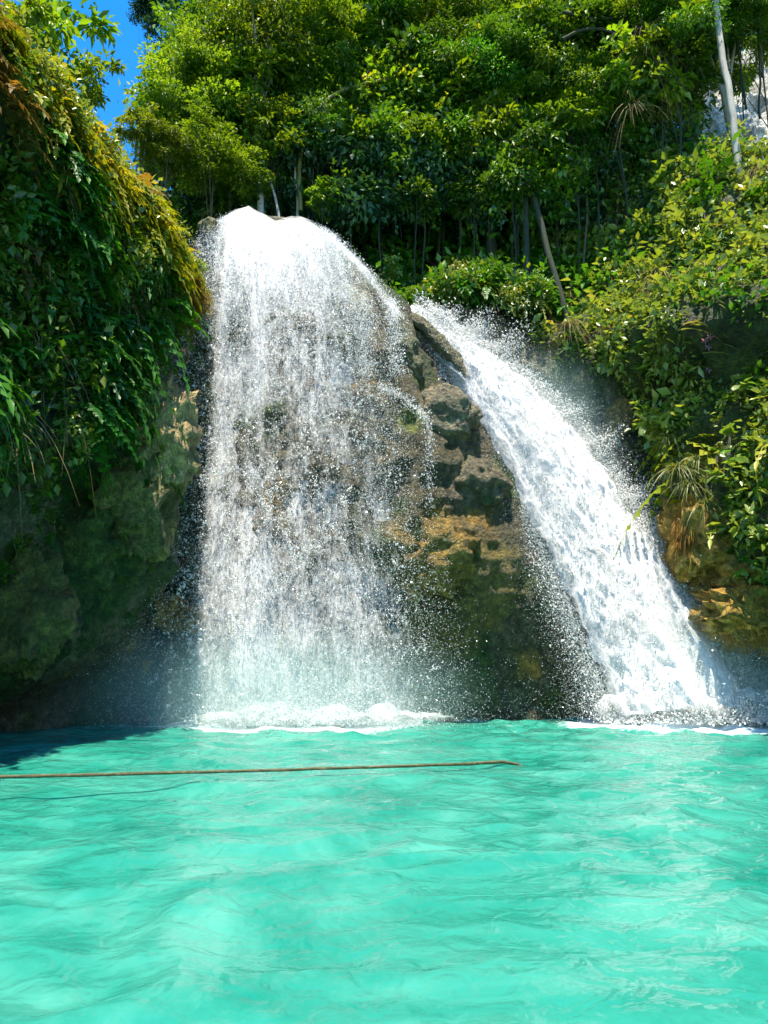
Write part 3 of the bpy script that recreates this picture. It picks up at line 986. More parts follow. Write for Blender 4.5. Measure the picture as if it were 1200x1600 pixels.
def main_falls():
    root = empty('waterfall', (-2.6, 20.4, 0.0), 'broad white veil of water falling over the rounded rock dome', 'waterfall')
    o3 = np.array(root.location)
    # layered sheets
    for k, (vy, dz, cov) in enumerate(((0.95, 0.04, 0.20), (1.35, 0.10, 0.14), (1.75, 0.15, 0.06))):
        A = np.linspace(0, 1, 120)
        T = np.linspace(0, 1.87, 180)
        a, t = np.meshgrid(A, T, indexing='ij')
        p = veil(a, t, vy)
        p[..., 2] += dz
        n1 = np.stack([fbm(np.stack([a * 6 + 9 * k, t * 1.6, 0 * a + j], -1), 3, 180 + j + 5 * k) for j in range(3)], -1)
        n2 = np.stack([fbm(np.stack([a * 26 + 9 * k, t * 5.0, 0 * a + j], -1), 3, 190 + j + 5 * k) for j in range(3)], -1)
        p = p + n1 * (0.03 + 0.22 * t[..., None]) * np.array((1, 1, 0.5)) + n2 * (0.025 + 0.06 * t[..., None])
        den = veil_density(a, t)
        top = smooth(0.95, 0.15, t)
        cover = 0.25 + cov + 0.34 * den * (0.7 + 0.3 * top) + 0.16 * top * smooth(0.18, 0.36, a) * smooth(0.85, 0.6, a)
        cover = cover * (1 - (1 - smooth(0.0, 0.30, a + 0.10 * n1[..., 0])) * (0.35 + 0.5 * smooth(0.1, 0.7, t))) * smooth(1.01, 0.85, a) - 0.11 * smooth(0.45, 1.3, t)
        arc = t * 1.2 + 0.5 * 4.9 * t * t
        uv = np.stack([a * 4.2 + 7.7 * k, arc * 0.55], -1).reshape(-1, 2)
        me = mesh_np('water_sheet', p - o3, grid_faces(*a.shape), M_FALL, {'cover': cover}, True, uv=uv)
        link('water_sheet', me, root)
    # single drops, thick where the streams are
    def sample(n, tmin=0.0, tmax=1.84, pw=0.9):
        out_a, out_t = [], []
        got = 0
        while got < n:
            a = rng.uniform(0, 1, n)
            t = tmin + (tmax - tmin) * rng.uniform(0, 1, n) ** pw
            keep = rng.uniform(0, 1.1, n) < veil_density(a, t)
            out_a.append(a[keep])
            out_t.append(t[keep])
            got += keep.sum()
        return np.concatenate(out_a)[:n], np.concatenate(out_t)[:n]
    def warp(p, t, amp=1.0):
        n = np.stack([fbm(p * np.array((1.1, 1.1, 0.5)) + 13 * j, 3, 200 + j) for j in range(3)], -1)
        return p + n * (0.05 + 0.40 * t[..., None]) * amp
    # jets: short irregular strings of drops
    nj = 2600
    a, t = sample(nj, 0.05, 1.82, 0.8)
    c = veil(a, t, rng.uniform(0.8, 1.95, nj), rng.normal(0, 0.12, nj))
    c = warp(c, t)
    m = 14
    d0 = nrm(rng.normal(size=(nj, 3)) * np.array((0.9, 0.7, 1.0)) + np.array((0, 0, -0.4)))
    d1 = rng.normal(size=(nj, 3)) * 0.5
    L = (0.06 + 0.22 * rng.uniform(0, 1, nj) ** 2) * (0.6 + 0.5 * t)
    u = np.linspace(-0.5, 0.5, m)[None, :, None]
    pj = c[:, None] + d0[:, None] * u * 2 * L[:, None, None] + d1[:, None] * (u ** 2) * 2 * L[:, None, None] + rng.normal(0, 0.018, (nj, m, 3))
    sj = 0.006 + 0.014 * rng.uniform(0, 1, (nj, m)) ** 2.0 * (0.6 + 0.7 * rng.uniform(0, 1, (nj, 1)))
    pos1, s1 = pj.reshape(-1, 3), sj.ravel()
    # loose drops
    nd_ = 28000
    a, t = sample(nd_)
    p = warp(veil(a, t, rng.uniform(0.7, 2.1, nd_), rng.normal(0, 0.22, nd_)), t, 1.2) + rng.normal(0, 0.05, (nd_, 3))
    s2 = 0.005 + 0.012 * rng.uniform(0, 1, nd_) ** 3
    pos = np.concatenate([pos1, p])
    siz = np.concatenate([s1, s2])
    ok = pos[:, 2] > 0.0
    dr = np.tile((0, -0.1, -1.0), (ok.sum(), 1)) + rng.normal(0, 0.8, (ok.sum(), 3))
    me = drops_mesh('drops', pos[ok] - o3, siz[ok] * 1.15, dr, rng.uniform(1.0, 2.3, ok.sum()), True)
    tag(link('drops', me, root), kind='stuff')
    # fine spray drifting about the veil
    nm = 200000
    a = rng.uniform(-0.04, 1.04, nm)
    t = 0.15 + 1.70 * rng.uniform(0, 1, nm) ** 0.75
    p = veil(np.clip(a, 0, 1), t, rng.uniform(0.4, 2.3, nm), rng.normal(0, 0.30, nm))
    p = p + rng.normal(0, 0.12, (nm, 3)) * (0.3 + t[:, None])
    ok = (p[:, 2] > 0.02) & (rng.uniform(0, 1, nm) < 0.35 + 0.65 * smooth(-0.35, 0.25, fbm(p * np.array((0.9, 0.9, 0.4)), 3, 210)))
    me = drops_mesh('fine_spray', p[ok] - o3, 0.0055 + 0.0055 * rng.uniform(0, 1, ok.sum()) ** 2, None, 1.0, 'speck')
    tag(link('fine_spray', me, root), kind='stuff')
    # rising mist of tiny drops at the foot
    nk = 42000
    p = np.stack([-2.2 + rng.normal(0, 1.9, nk), 20.0 + rng.normal(0, 0.75, nk), 0.02 + rng.gamma(1.2, 0.55, nk)], -1)
    me = drops_mesh('foot_mist', p - o3, 0.0045 + 0.004 * rng.uniform(0, 1, nk) ** 2, None, 1.0, 'speck')
    tag(link('foot_mist', me, root), kind='stuff')
    # splash where it meets the pool
    nb = 20000
    x = rng.uniform(-5.0, 1.0, nb)
    w = 0.35 + 0.65 * np.exp(-((x + 2.5) / 1.7) ** 2)
    y = 20.1 + rng.normal(0, 0.45, nb)
    z = np.abs(rng.normal(0, 1, nb)) * 0.30 * w * rng.uniform(0.3, 1.5, nb)
    keep = rng.uniform(0, 1, nb) < w
    p = np.stack([x, y, z + 0.02], -1)[keep]
    me = drops_mesh('splash', p - o3, 0.007 + 0.022 * rng.uniform(0, 1, len(p)) ** 3, None, 1.3, True)
    tag(link('splash', me, root), kind='stuff')
    foam_bank(root, [(-5.2, 19.9), (-4, 19.95), (-2.6, 20.0), (-1.2, 20.1), (0.4, 20.3), (1.9, 20.6)], 1.15, 0.34, 220)
    return root


def foam_bank(root, line, width, height, seed):
    """low heaving bank of foam where falling water lands"""
    o3 = np.array(root.location)
    L = curve_pts(np.c_[np.array(line), np.zeros(len(line))], 220)
    T = nrm(np.gradient(L, axis=0))
    N = np.stack([-T[:, 1], T[:, 0], 0 * T[:, 0]], -1)
    v = np.linspace(-1, 1, 46)
    G = L[:, None] + N[:, None] * (v * width)[None, :, None]
    e = np.sin(math.pi * np.linspace(0.02, 0.98, 220)) ** 0.5
    prof = (1 - np.abs(v) ** 2.0)[None, :] * e[:, None]
    q = G * 1.0
    h = prof * height * (0.55 + 1.1 * np.clip(0.5 + fbm(q * 1.5, 4, seed), 0, 2)) + 0.10 * prof * fbm(q * 6, 3, seed + 4)
    G[..., 2] = h + 0.015 * (prof > 0.05)
    G[..., :2] += 0.25 * np.stack([fbm(q * 1.3, 3, seed + 1), fbm(q * 1.3, 3, seed + 2)], -1)
    cover = 0.15 + 0.62 * prof
    uv = np.stack([L[:, None, 0] + 0 * v[None], v[None] * width + 0 * L[:, None, 0]], -1).reshape(-1, 2)
    me = mesh_np('foam', G - o3, grid_faces(220, 46, True), M_CHUTE, {'cover': cover}, True, uv=uv)
    link('foam', me, root)


main_falls()

# the chute: dense white water shooting off the right flank of the dome
CH_L = [(640, 484, 23.3), (652, 512, 23.1), (685, 565, 22.8), (740, 655, 22.3), (800, 752, 21.8), (858, 868, 21.3), (908, 985, 20.9), (962, 1122, 20.5)]
CH_R = [(662, 482, 23.7), (712, 520, 23.6), (765, 553, 23.3), (852, 626, 22.9), (922, 712, 22.5), (992, 815, 22.0), (1075, 930, 21.4), (1192, 1116, 20.7)]


def chute_frame(n):
    L = curve_pts([P(*q) for q in CH_L], n)
    R = curve_pts([P(*q) for q in CH_R], n)
    return L, R


def chute():
    root = empty('waterfall', (8.0, 20.8, 0.0), 'dense white chute of water shooting down to the right of the dome', 'waterfall')
    o3 = np.array(root.location)
    n, m = 230, 84
    L, R = chute_frame(n)
    t = np.linspace(0, 1, n)
    seg = np.r_[0, np.cumsum(np.linalg.norm(np.diff((L + R) / 2, axis=0), axis=1))]
    wid = np.linalg.norm(R - L, axis=1)
    for k, (bul, lo, hi, cov) in enumerate(((0.18, 0.0, 1.0, 0.98), (0.50, -0.03, 1.02, 0.60), (0.80, -0.06, 1.07, 0.47))):
        u = np.linspace(lo, hi, m)
        uu = np.clip((u - lo) / (hi - lo), 0, 1)
        G = L[:, None] * (1 - u)[None, :, None] + R[:, None] * u[None, :, None]
        prof = np.sin(math.pi * uu) ** 0.7
        thick = (0.25 + 0.75 * smooth(0, 0.5, t)) * bul
        G = G + (prof[None] * thick[:, None])[..., None] * np.array((-0.15, -0.95, 0.28))
        q = np.stack([u[None] * wid[:, None], seg[:, None] + 0 * u[None], 0 * u[None] + 0 * t[:, None]], -1)
        n1 = fbm(q * np.array((1.7, 0.28, 1)) + 5 * k, 4, 230 + k)
        n2 = 1 - 2.4 * billow(q * np.array((4.6, 1.0, 1)) + 3 * k, 4, 240 + k)
        n3 = fbm(q * np.array((9.0, 5.0, 1)), 3, 250 + k)
        amp = (0.25 + 0.75 * smooth(0.02, 0.35, t))[:, None]
        d = (0.36 * n1 + 0.11 * n2 + 0.07 * n3) * amp
        G = G + d[..., None] * np.array((0.0, -0.85, 0.5))
        side = fbm(q * np.array((0.5, 1.3, 1)) + 20, 4, 260 + k) * amp
        G = G + (side * 0.22)[..., None] * np.array((0.9, 0, 0.3))
        edge = smooth(0, 0.16, uu) * smooth(1, 0.80, uu)
        cover = (cov * (0.35 + 0.65 * edge))[None] + 0.16 * n1 * (k > 0)
        if k == 0:
            cover = 0.30 + 0.75 * smooth(0, 0.10, uu)[None] * smooth(1, 0.86, uu)[None] + 0.12 * n1
        cover = cover + 0.25 * smooth(0.88, 1.0, t)[:, None] * edge[None]
        uv = np.stack([q[..., 0] + 4.1 * k, q[..., 1]], -1).reshape(-1, 2)
        me = mesh_np('water_sheet', G - o3, grid_faces(n, m), M_CHUTE, {'cover': cover}, True, uv=uv)
        link('water_sheet', me, root)
    # froth thrown off the surface and along the upper edge
    N = 60000
    tt = rng.uniform(0.02, 1, N) ** 0.8
    uu = rng.uniform(-0.05, 1.0, N)
    fr = rng.uniform(0, 1, N) < 0.62
    uu = np.where(fr, 1.02 - np.abs(rng.normal(0, 0.10, N)) + 0.10 * np.abs(rng.normal(0, 1, N)) * smooth(0.05, 0.3, tt), uu)
    Li = np.stack([np.interp(tt, t, L[:, j]) for j in range(3)], -1)
    Ri = np.stack([np.interp(tt, t, R[:, j]) for j in range(3)], -1)
    p = Li * (1 - uu)[:, None] + Ri * uu[:, None]
    pr = np.sin(math.pi * np.clip(uu, 0.02, 0.98)) ** 0.7
    p = p + (pr * (0.2 + rng.uniform(0, 1, N) * 0.95))[:, None] * np.array((-0.15, -0.9, 0.3))
    spike = np.clip(fbm(np.stack([tt * 26, 0 * tt, 0 * tt], -1), 3, 270) * 2.2, 0, 1)
    out = np.where(fr, np.abs(rng.normal(0, 1, N)) * (0.10 + 0.60 * spike * smooth(0.03, 0.2, tt)), 0)
    p = p + out[:, None] * np.array((0.62, -0.1, 0.70)) + rng.normal(0, 0.05, (N, 3))
    lo = rng.uniform(0, 1, N) < 0.12                                        # loose drops below the chute's underside
    lo &= tt > 0.3
    off = np.abs(rng.normal(0, 1, N)) * 0.38
    p = np.where(lo[:, None], Li + off[:, None] * np.array((-0.85, -0.2, -0.25)) + rng.normal(0, 0.05, (N, 3)), p)
    ok = p[:, 2] > 0
    p = p[ok]
    flow = nrm(np.gradient((L + R) / 2, axis=0))
    fl = np.stack([np.interp(tt[ok], t, flow[:, j]) for j in range(3)], -1) + rng.normal(0, 0.6, (len(p), 3))
    s = 0.0055 + 0.015 * rng.uniform(0, 1, len(p)) ** 2.5
    tag(link('drops', drops_mesh('drops', p - o3, s * 1.15, fl, rng.uniform(1, 2.6, len(p)), True), root), kind='stuff')
    # fine spray around it
    N = 60000
    tt = rng.uniform(0.05, 1, N) ** 0.6
    Li = np.stack([np.interp(tt, t, L[:, j]) for j in range(3)], -1)
    Ri = np.stack([np.interp(tt, t, R[:, j]) for j in range(3)], -1)
    sd = rng.uniform(0, 1, N) < 0.5
    p = np.where(sd[:, None], Ri + np.abs(rng.normal(0, 0.55, N))[:, None] * np.array((0.8, -0.2, 0.4)), Li + np.abs(rng.normal(0, 0.5, N))[:, None] * np.array((-0.9, -0.25, -0.1)))
    p = p + rng.normal(0, 0.22, (N, 3))
    p = p[p[:, 2] > 0.02]
    tag(link('fine_spray', drops_mesh('fine_spray', p - o3, 0.004 + 0.005 * rng.uniform(0, 1, len(p)) ** 2, None, 1.0, 'speck'), root), kind='stuff')
    # rising mist of tiny drops at the foot
    nk = 42000
    p = np.stack([9.2 + rng.normal(0, 2.0, nk), 20.5 + rng.normal(0, 0.8, nk), 0.02 + rng.gamma(1.2, 0.65, nk)], -1)
    tag(link('foot_mist', drops_mesh('foot_mist', p - o3, 0.0045 + 0.0045 * rng.uniform(0, 1, nk) ** 2, None, 1.0, 'speck'), root), kind='stuff')
    # splash
    N = 32000
    x = rng.uniform(5.8, 13.0, N)
    w = np.exp(-((x - 8.6) / 1.9) ** 2) + 0.9 * smooth(9.0, 11.0, x)
    y = 20.7 + rng.normal(0, 0.55, N)
    z = np.abs(rng.normal(0, 1, N)) * 0.55 * w * rng.uniform(0.2, 1.4, N)
    keep = rng.uniform(0, 1, N) < np.clip(w, 0, 1)
    p = np.stack([x, y, z + 0.02], -1)[keep]
    tag(link('splash', drops_mesh('splash', p - o3, 0.008 + 0.024 * rng.uniform(0, 1, len(p)) ** 3, None, 1.3, True), root), kind='stuff')
    foam_bank(root, [(5.6, 20.3), (7.0, 20.35), (8.4, 20.4), (10.0, 20.5), (12.0, 20.4), (14.0, 20.0)], 1.0, 0.75, 280)


chute()


# thin side trickles on the dome
def trickle(pts, width, label, cov, seed, n_drops=2500, fan=0.0):
    root = empty('water_trickle', P(*pts[-1]), label, 'water')
    o3 = np.array(root.location)
    C = curve_pts([P(*q) for q in pts], 120)
    t = np.linspace(0, 1, 120)
    u = np.linspace(-1, 1, 24)
    T = nrm(np.gradient(C, axis=0))
    S = nrm(np.cross(T, np.array((0, -1.0, 0.1))))
    w = width * (1 + fan * t)
    G = C[:, None] + S[:, None] * (w[:, None] * u[None])[..., None]
    G = G + 0.06 * np.stack([fbm(G * 2.2 + 9 * j, 3, seed + j) for j in range(3)], -1)
    cover = cov * (1 - np.abs(u) ** 2)[None] * (1 - 0.35 * t)[:, None] + 0.1 * fbm(G * np.array((5, 5, 0.6)), 2, seed + 7)
    seg = np.r_[0, np.cumsum(np.linalg.norm(np.diff(C, axis=0), axis=1))]
    uv = np.stack([w[:, None] * u[None], seg[:, None] * 0.6 + 0 * u[None]], -1).reshape(-1, 2)
    link('water_sheet', mesh_np('water_sheet', G - o3, grid_faces(120, 24), M_FALL, {'cover': cover}, True, uv=uv), root)
    tt = rng.uniform(0, 1, n_drops)
    c = np.stack([np.interp(tt, t, C[:, j]) for j in range(3)], -1)
    p = c + rng.normal(0, 1, (n_drops, 3)) * np.array((width * 0.7, 0.08, 0.08)) * (1 + fan * tt[:, None])
    tag(link('drops', drops_mesh('drops', p - o3, 0.005 + 0.012 * rng.uniform(0, 1, n_drops) ** 2, np.tile((0, 0, -1.0), (n_drops, 1)) + rng.normal(0, 0.4, (n_drops, 3)), 2.0), root), kind='stuff')


trickle([(486, 358, 21.9), (520, 376, 21.85), (560, 414, 21.75), (595, 455, 21.6), (622, 497, 21.4), (632, 540, 21.2)], 0.22, 'thin white run of water down the right brow of the dome', 0.72, 300, 3200)
trickle([(565, 462, 21.2), (570, 520, 21.0), (574, 590, 20.9)], 0.28, 'faint drips hanging from the dark overhang of the dome', 0.42, 310, 1300)
trickle([(612, 470, 21.3), (616, 520, 21.0), (622, 585, 20.8)], 0.22, 'broken string of drops below the right brow of the dome', 0.46, 315, 1800)
trickle([(590, 604, 20.75), (625, 618, 20.7), (652, 640, 20.6), (668, 660, 20.5), (671, 720, 20.4), (670, 790, 20.3)], 0.10, 'small white rill over the ledge between the two falls', 0.50, 320, 1300, 0.6)
trickle([(345, 360, 21.7), (338, 400, 21.5), (334, 450, 21.3), (332, 520, 21.1)], 0.18, 'thin trickle at the left brink of the main falls', 0.56, 330, 1600, 0.5)

# ------------------------------------------------------------------ plants: shapes
def leaves_np(base, direc, normal, length, width, fold=0.25):
    """folded pointed leaves: base (n,3), direction, normal, sizes -> V, F(tri), 4 verts each"""
    D = nrm(direc)
    S = nrm(np.cross(D, normal))
    N = np.cross(S, D)
    L = np.asarray(length)[:, None]
    W = np.asarray(width)[:, None]
    b = base
    mid = base + D * L * 0.45
    l = mid + S * W * 0.5 + N * W * fold
    r = mid - S * W * 0.5 + N * W * fold
    tip = base + D * L - N * L * 0.10
    V = np.stack([b, l, tip, r], 1)
    n = len(base)
    F = (np.array([(0, 2, 1), (0, 3, 2)])[None] + (np.arange(n) * 4)[:, None, None]).reshape(-1, 3)
    return V.reshape(-1, 3), F


def leaf_rnd(n, lo=0.0, hi=1.0, clump=None):
    r = rng.uniform(lo, hi, n)
    if clump is not None: r = np.clip(0.65 * clump + 0.35 * r, 0, 1)
    return np.repeat(r, 4)


def crown_mesh(name, mat, radii, clusters, per, leaf, seed, droop=0.4, flat=0.55):
    """crown of leaf clumps spread through an uneven volume, gaps between clumps"""
    g = np.random.default_rng(seed)
    pts = []
    while len(pts) < clusters:
        u = g.normal(size=3)
        u /= np.linalg.norm(u)
        r = g.uniform(0.25, 1.0) ** 0.5
        k = 1 + 0.6 * float(vnoise(np.array([u * 1.7 + seed]), seed)[0])
        if u[2] < -0.85: continue
        pts.append(u * r * k)
    C = np.array(pts) * np.array(radii)
    n = clusters * per
    cs = np.repeat(C, per, 0)
    cr = np.repeat(g.uniform(0.6, 1.35, clusters), per)[:, None] * 0.26 * (radii[0] + radii[2]) / 2
    off = g.normal(size=(n, 3))
    off = nrm(off) * (g.uniform(0, 1, (n, 1)) ** 0.45)
    base = cs + off * cr * np.array((1.15, 1.15, flat))
    out = nrm(off + 0.4 * nrm(cs + 1e-6))
    d = out * np.array((1, 1, 0.45)) + g.normal(0, 0.45, (n, 3)) + np.array((0, 0, -droop))
    nn = np.array((0, 0, 1.0)) + g.normal(0, 0.45, (n, 3)) + out * 0.3
    L = leaf * g.uniform(0.65, 1.35, n)
    V, F = leaves_np(base, d, nn, L, L * g.uniform(0.34, 0.50, n))
    cl = np.repeat(g.uniform(0, 1, clusters), per)
    me = mesh_np(name, V, F, mat, {'rnd': leaf_rnd(n, clump=cl)})
    return me, C


def frond_np(base, d0, length, droop, pairs=15, wid=0.20, g=rng, side0=None):
    """one fern frond: leaflets in pairs along a drooping midrib"""
    d0 = nrm(d0)
    t = (np.arange(pairs) + 0.7) / pairs
    down = np.array((0, 0, -1.0))
    p = base + d0 * (length * t)[:, None] + down * (droop * length * t ** 2)[:, None]
    T = nrm(d0 + down * (2 * droop * t)[:, None])
    S = np.cross(T, np.array((0, 0, 1.0)))
    bad = np.linalg.norm(S, axis=1) < 0.2
    S[bad] = (1, 0, 0)
    S = nrm(S)
    l = wid * length * np.sin(math.pi * (0.16 + 0.82 * t)) ** 0.8
    w = np.full(pairs, length / pairs * 1.05)
    N = np.cross(S, T)
    Vs, Fs = [], []
    base2 = np.concatenate([p, p])
    dd = np.concatenate([S + 0.45 * T, -S + 0.45 * T]) + g.normal(0, 0.10, (2 * pairs, 3)) + np.array((0, 0, -0.12))
    nn = np.concatenate([N, N])
    V, F = leaves_np(base2, dd, nn, np.concatenate([l, l]), np.concatenate([w, w]), 0.08)
    tipV, tipF = leaves_np(p[-1:], T[-1:], N[-1:], np.array([length / pairs * 2.2]), np.array([0.08 * length]), 0.05)
    stem = np.concatenate([base[None], p])
    st = 0.006 * length + 0.003
    A = np.concatenate([nrm(np.cross(T[:1], (0, 0, 1.0)) + 1e-4), S])
    k = len(stem)
    q = np.empty((k * 2, 3))
    q[0::2] = stem + A * st
    q[1::2] = stem - A * st
    i = np.arange(k - 1) * 2
    SF = np.concatenate([np.stack([i, i + 2, i + 1], -1), np.stack([i + 1, i + 2, i + 3], -1)])
    if len(q) % 4:
        q = np.vstack([q, q[-1:], q[-1:]])
    return merge([(V, F), (tipV, tipF), (q, SF)])


def fern_mesh(name, mat, kind, seed, fronds=10, length=0.8, pairs=13):
    """kind hang: grows out of a wall (outwards = -Y) and droops; kind tuft: rosette on level ground"""
    g = np.random.default_rng(seed)
    parts, rn = [], []
    for k in range(fronds):
        if kind == 'hang':
            a = g.uniform(-1.15, 1.15)
            e = g.uniform(-0.55, 0.85)
            d = np.array((math.sin(a), -math.cos(a) * 0.9, e))
            dr = g.uniform(0.45, 1.05)
        else:
            a = 2 * math.pi * (k + g.uniform(0, 0.6)) / fronds
            d = np.array((math.cos(a), math.sin(a), g.uniform(0.6, 1.3)))
            dr = g.uniform(0.35, 0.75)
        L = length * g.uniform(0.6, 1.2)
        V, F = frond_np(g.normal(0, 0.03, 3), d, L, dr, pairs, g.uniform(0.15, 0.22) * (1.15 if pairs < 10 else 1), g)
        parts.append((V, F))
        rn.append(np.full(len(V), g.uniform(0, 1)))
    V, F = merge(parts)
    r = np.clip(np.concatenate(rn) + g.normal(0, 0.05, len(V)), 0, 1)
    return mesh_np(name, V, F, mat, {'rnd': r})


def shrub_mesh(name, mat, seed, radius=0.5, n=260, leaf=0.13, twigs=10):
    g = np.random.default_rng(seed)
    tips = nrm(g.normal(size=(16, 3)) * np.array((1, 1, 0.8)) + np.array((0, -0.35, 0.35))) * radius * g.uniform(0.5, 1.15, (16, 1))
    k = g.integers(0, 16, n)
    t = g.uniform(0.25, 1.05, n)[:, None]
    base = tips[k] * t + g.normal(0, 0.075 * radius * 2, (n, 3))
    d = nrm(tips[k]) * 0.5 + g.normal(0, 0.6, (n, 3)) + np.array((0, -0.1, -0.25))
    nn = np.array((0, -0.25, 1.0)) + g.normal(0, 0.5, (n, 3))
    L = leaf * g.uniform(0.6, 1.4, n)
    V, F = leaves_np(base, d, nn, L, L * g.uniform(0.42, 0.62, n), 0.15)
    stems = []
    for q in tips[:twigs]:
        k4 = 4 if twigs > 4 else 3
        sv, sf = tube(curve_pts([(0, 0, 0), q * 0.5 + np.array((0, 0, -0.05)), q], k4), np.linspace(0.010, 0.003, k4), 4 if twigs > 4 else 3)
        stems.append((sv, np.concatenate([sf[:, [0, 1, 2]], sf[:, [0, 2, 3]]])))
    V2, F2 = merge(stems)
    r = np.concatenate([leaf_rnd(n, clump=(g.uniform(0, 1, 16))[k]), np.full(len(V2), 0.1)])
    V, F = merge([(V, F), (V2, F2)])
    return mesh_np(name, V, F, mat, {'rnd': r})


def blades_mesh(name, mat, seed, n=70, length=0.7, width=0.018, up=0.5, droop=1.0, out=0.8):
    """tuft of arching blades growing from a wall"""
    g = np.random.default_rng(seed)
    seg = 6
    t = np.linspace(0, 1, seg)
    a = g.uniform(-1.3, 1.3, n)
    d = np.stack([np.sin(a), -np.cos(a) * out, up + g.normal(0, 0.35, n)], -1)
    L = length * g.uniform(0.5, 1.25, n)
    p = g.normal(0, 0.06, (n, 1, 3)) + nrm(d)[:, None] * (L[:, None] * t[None])[..., None] + np.array((0, 0, -1.0)) * (droop * g.uniform(0.6, 1.3, n)[:, None] * L[:, None] * t[None] ** 2)[..., None]
    S = nrm(np.cross(d, np.array((0, 0, 1.0))) + g.normal(0, 0.3, (n, 3)))
    w = width * (1 - t ** 1.5)[None, :] * g.uniform(0.6, 1.4, n)[:, None] + 0.001
    V = np.stack([p + S[:, None] * w[..., None], p - S[:, None] * w[..., None]], 2).reshape(-1, 3)
    i = (np.arange(n)[:, None] * seg * 2 + np.arange(seg - 1)[None] * 2).ravel()
    F = np.concatenate([np.stack([i, i + 2, i + 1], -1), np.stack([i + 1, i + 2, i + 3], -1)])
    r = np.repeat(g.uniform(0, 1, n), seg * 2)
    return mesh_np(name, V, F, mat, {'rnd': r})


def big_leaf_mesh(name, mat, seed, heart=True):
    """one large leaf, unit length along +X, cupped, with a midrib fold"""
    g = np.random.default_rng(seed)
    u = np.linspace(0, 1, 7)
    w = 0.34 * np.sin(math.pi * np.clip(u * 0.93 + 0.06, 0, 1)) ** (0.65 if heart else 1.0)
    v = np.array((-1, -0.5, 0, 0.5, 1))
    V = np.stack([u[:, None] + 0 * v[None] - 0.10 * np.abs(v)[None] * (u[:, None] < 0.2), w[:, None] * v[None],
                  0.16 * np.abs(v)[None] * w[:, None] - 0.22 * (u ** 2)[:, None] + 0.02 * g.normal(size=(7, 5))], -1)
    return mesh_np(name, V, grid_faces(7, 5), mat, {'rnd': np.full(35, 0.25 + 0.5 * g.uniform())}, True)


# ------------------------------------------------------------------ plants: trees
CROWNS = []
for k, (mt, rad, cl, per, lf) in enumerate(((M_TREE, (1, 1, 0.85), 80, 165, 0.085), (M_TREE, (1, 1, 0.75), 72, 160, 0.092), (M_TREE2, (1, 1, 0.9), 84, 165, 0.08), (M_TREE2, (1.1, 1, 0.8), 76, 160, 0.088), (M_TREE, (1, 1, 1.0), 64, 160, 0.10), (M_FARSHADE, (1, 1, 0.9), 46, 110, 0.11),
                                                (M_TREE, (1, 1, 0.9), 26, 46, 0.24), (M_TREE2, (1.1, 1, 1.1), 30, 46, 0.22), (M_TREE, (1, 1, 1.2), 28, 40, 0.27))):
    CROWNS.append(crown_mesh('crown', mt, rad, cl, per, lf, 500 + k))


def tree(px, py, Y, r, kind, label, bark=None, lean=0.0, ground=None, group='trees of the forest above the falls', tr=None, limbs=9, squash=1.0, rot=None):
    c = P(px, py, Y)
    gz = float(hill_z(c[0], c[1])) if ground is None else ground
    bx, by = c[0] - lean, c[1] + 0.3
    if ground is None:
        gz = float(hill_z(bx, by))
    gz = min(gz, c[2] - 0.8 * r) - 0.25
    root = empty('tree', (bx, by, gz), label, 'tree', group)
    o3 = np.array((bx, by, gz))
    me, C = CROWNS[kind]
    cr = link('crown', me, root, c - o3)
    sc = r
    squash = squash * random.uniform(0.8, 1.35)
    cr.scale = (sc * random.uniform(0.9, 1.25), sc, sc * squash)
    a = random.uniform(0, 6.28) if rot is None else rot
    cr.rotation_euler = (0, 0, a)
    R = np.array(Matrix.Rotation(a, 3, 'Z'))
    Cw = (C * sc * np.array((1, 1, squash))) @ R.T + (c - o3)
    H = c[2] - gz
    tr = tr or (0.022 * r + 0.012)
    mid = (c - o3) * 0.5 + np.array((random.uniform(-.3, .3), random.uniform(-.2, .2), 0))
    trunk = curve_pts([(0, 0, 0), mid * 0.5 + (0, 0, H * 0.02), mid, (c - o3) * 0.8, (c - o3) + np.array((0, 0, 0.45 * r * squash))], 16)
    parts = [tube(trunk, np.linspace(tr * 1.25, tr * 0.35, 16), 8)]
    idx = np.random.default_rng(int(px + py * 7)).permutation(len(Cw))[:limbs]
    for i in idx:
        b0 = trunk[random.randint(8, 14)]
        m = (b0 + Cw[i]) / 2 + np.array((0, 0, 0.12 * r))
        parts.append(tube(curve_pts([b0, m, Cw[i]], 6), np.linspace(tr * 0.38, tr * 0.08, 6), 5))
    named = group != T_GROUP or not label.split(' of the ')[0] in ORD
    V, F = merge(parts[:1] if named else parts)
    tk = link('trunk', mesh_np('trunk', V, F, bark or M_BARK, None, True), root)
    if named:
        for V, F in parts[1:]:
            link('branch', mesh_np('branch', V, F, bark or M_BARK, None, True), tk)
    return root


T_GROUP = 'trees of the forest above the falls'
ORD = ['leftmost', 'second from the left', 'third from the left', 'fourth from the left', 'fifth from the left', 'sixth from the left', 'seventh from the left', 'eighth from the left', 'ninth from the left', 'tenth from the left', 'eleventh from the left', 'twelfth from the left']
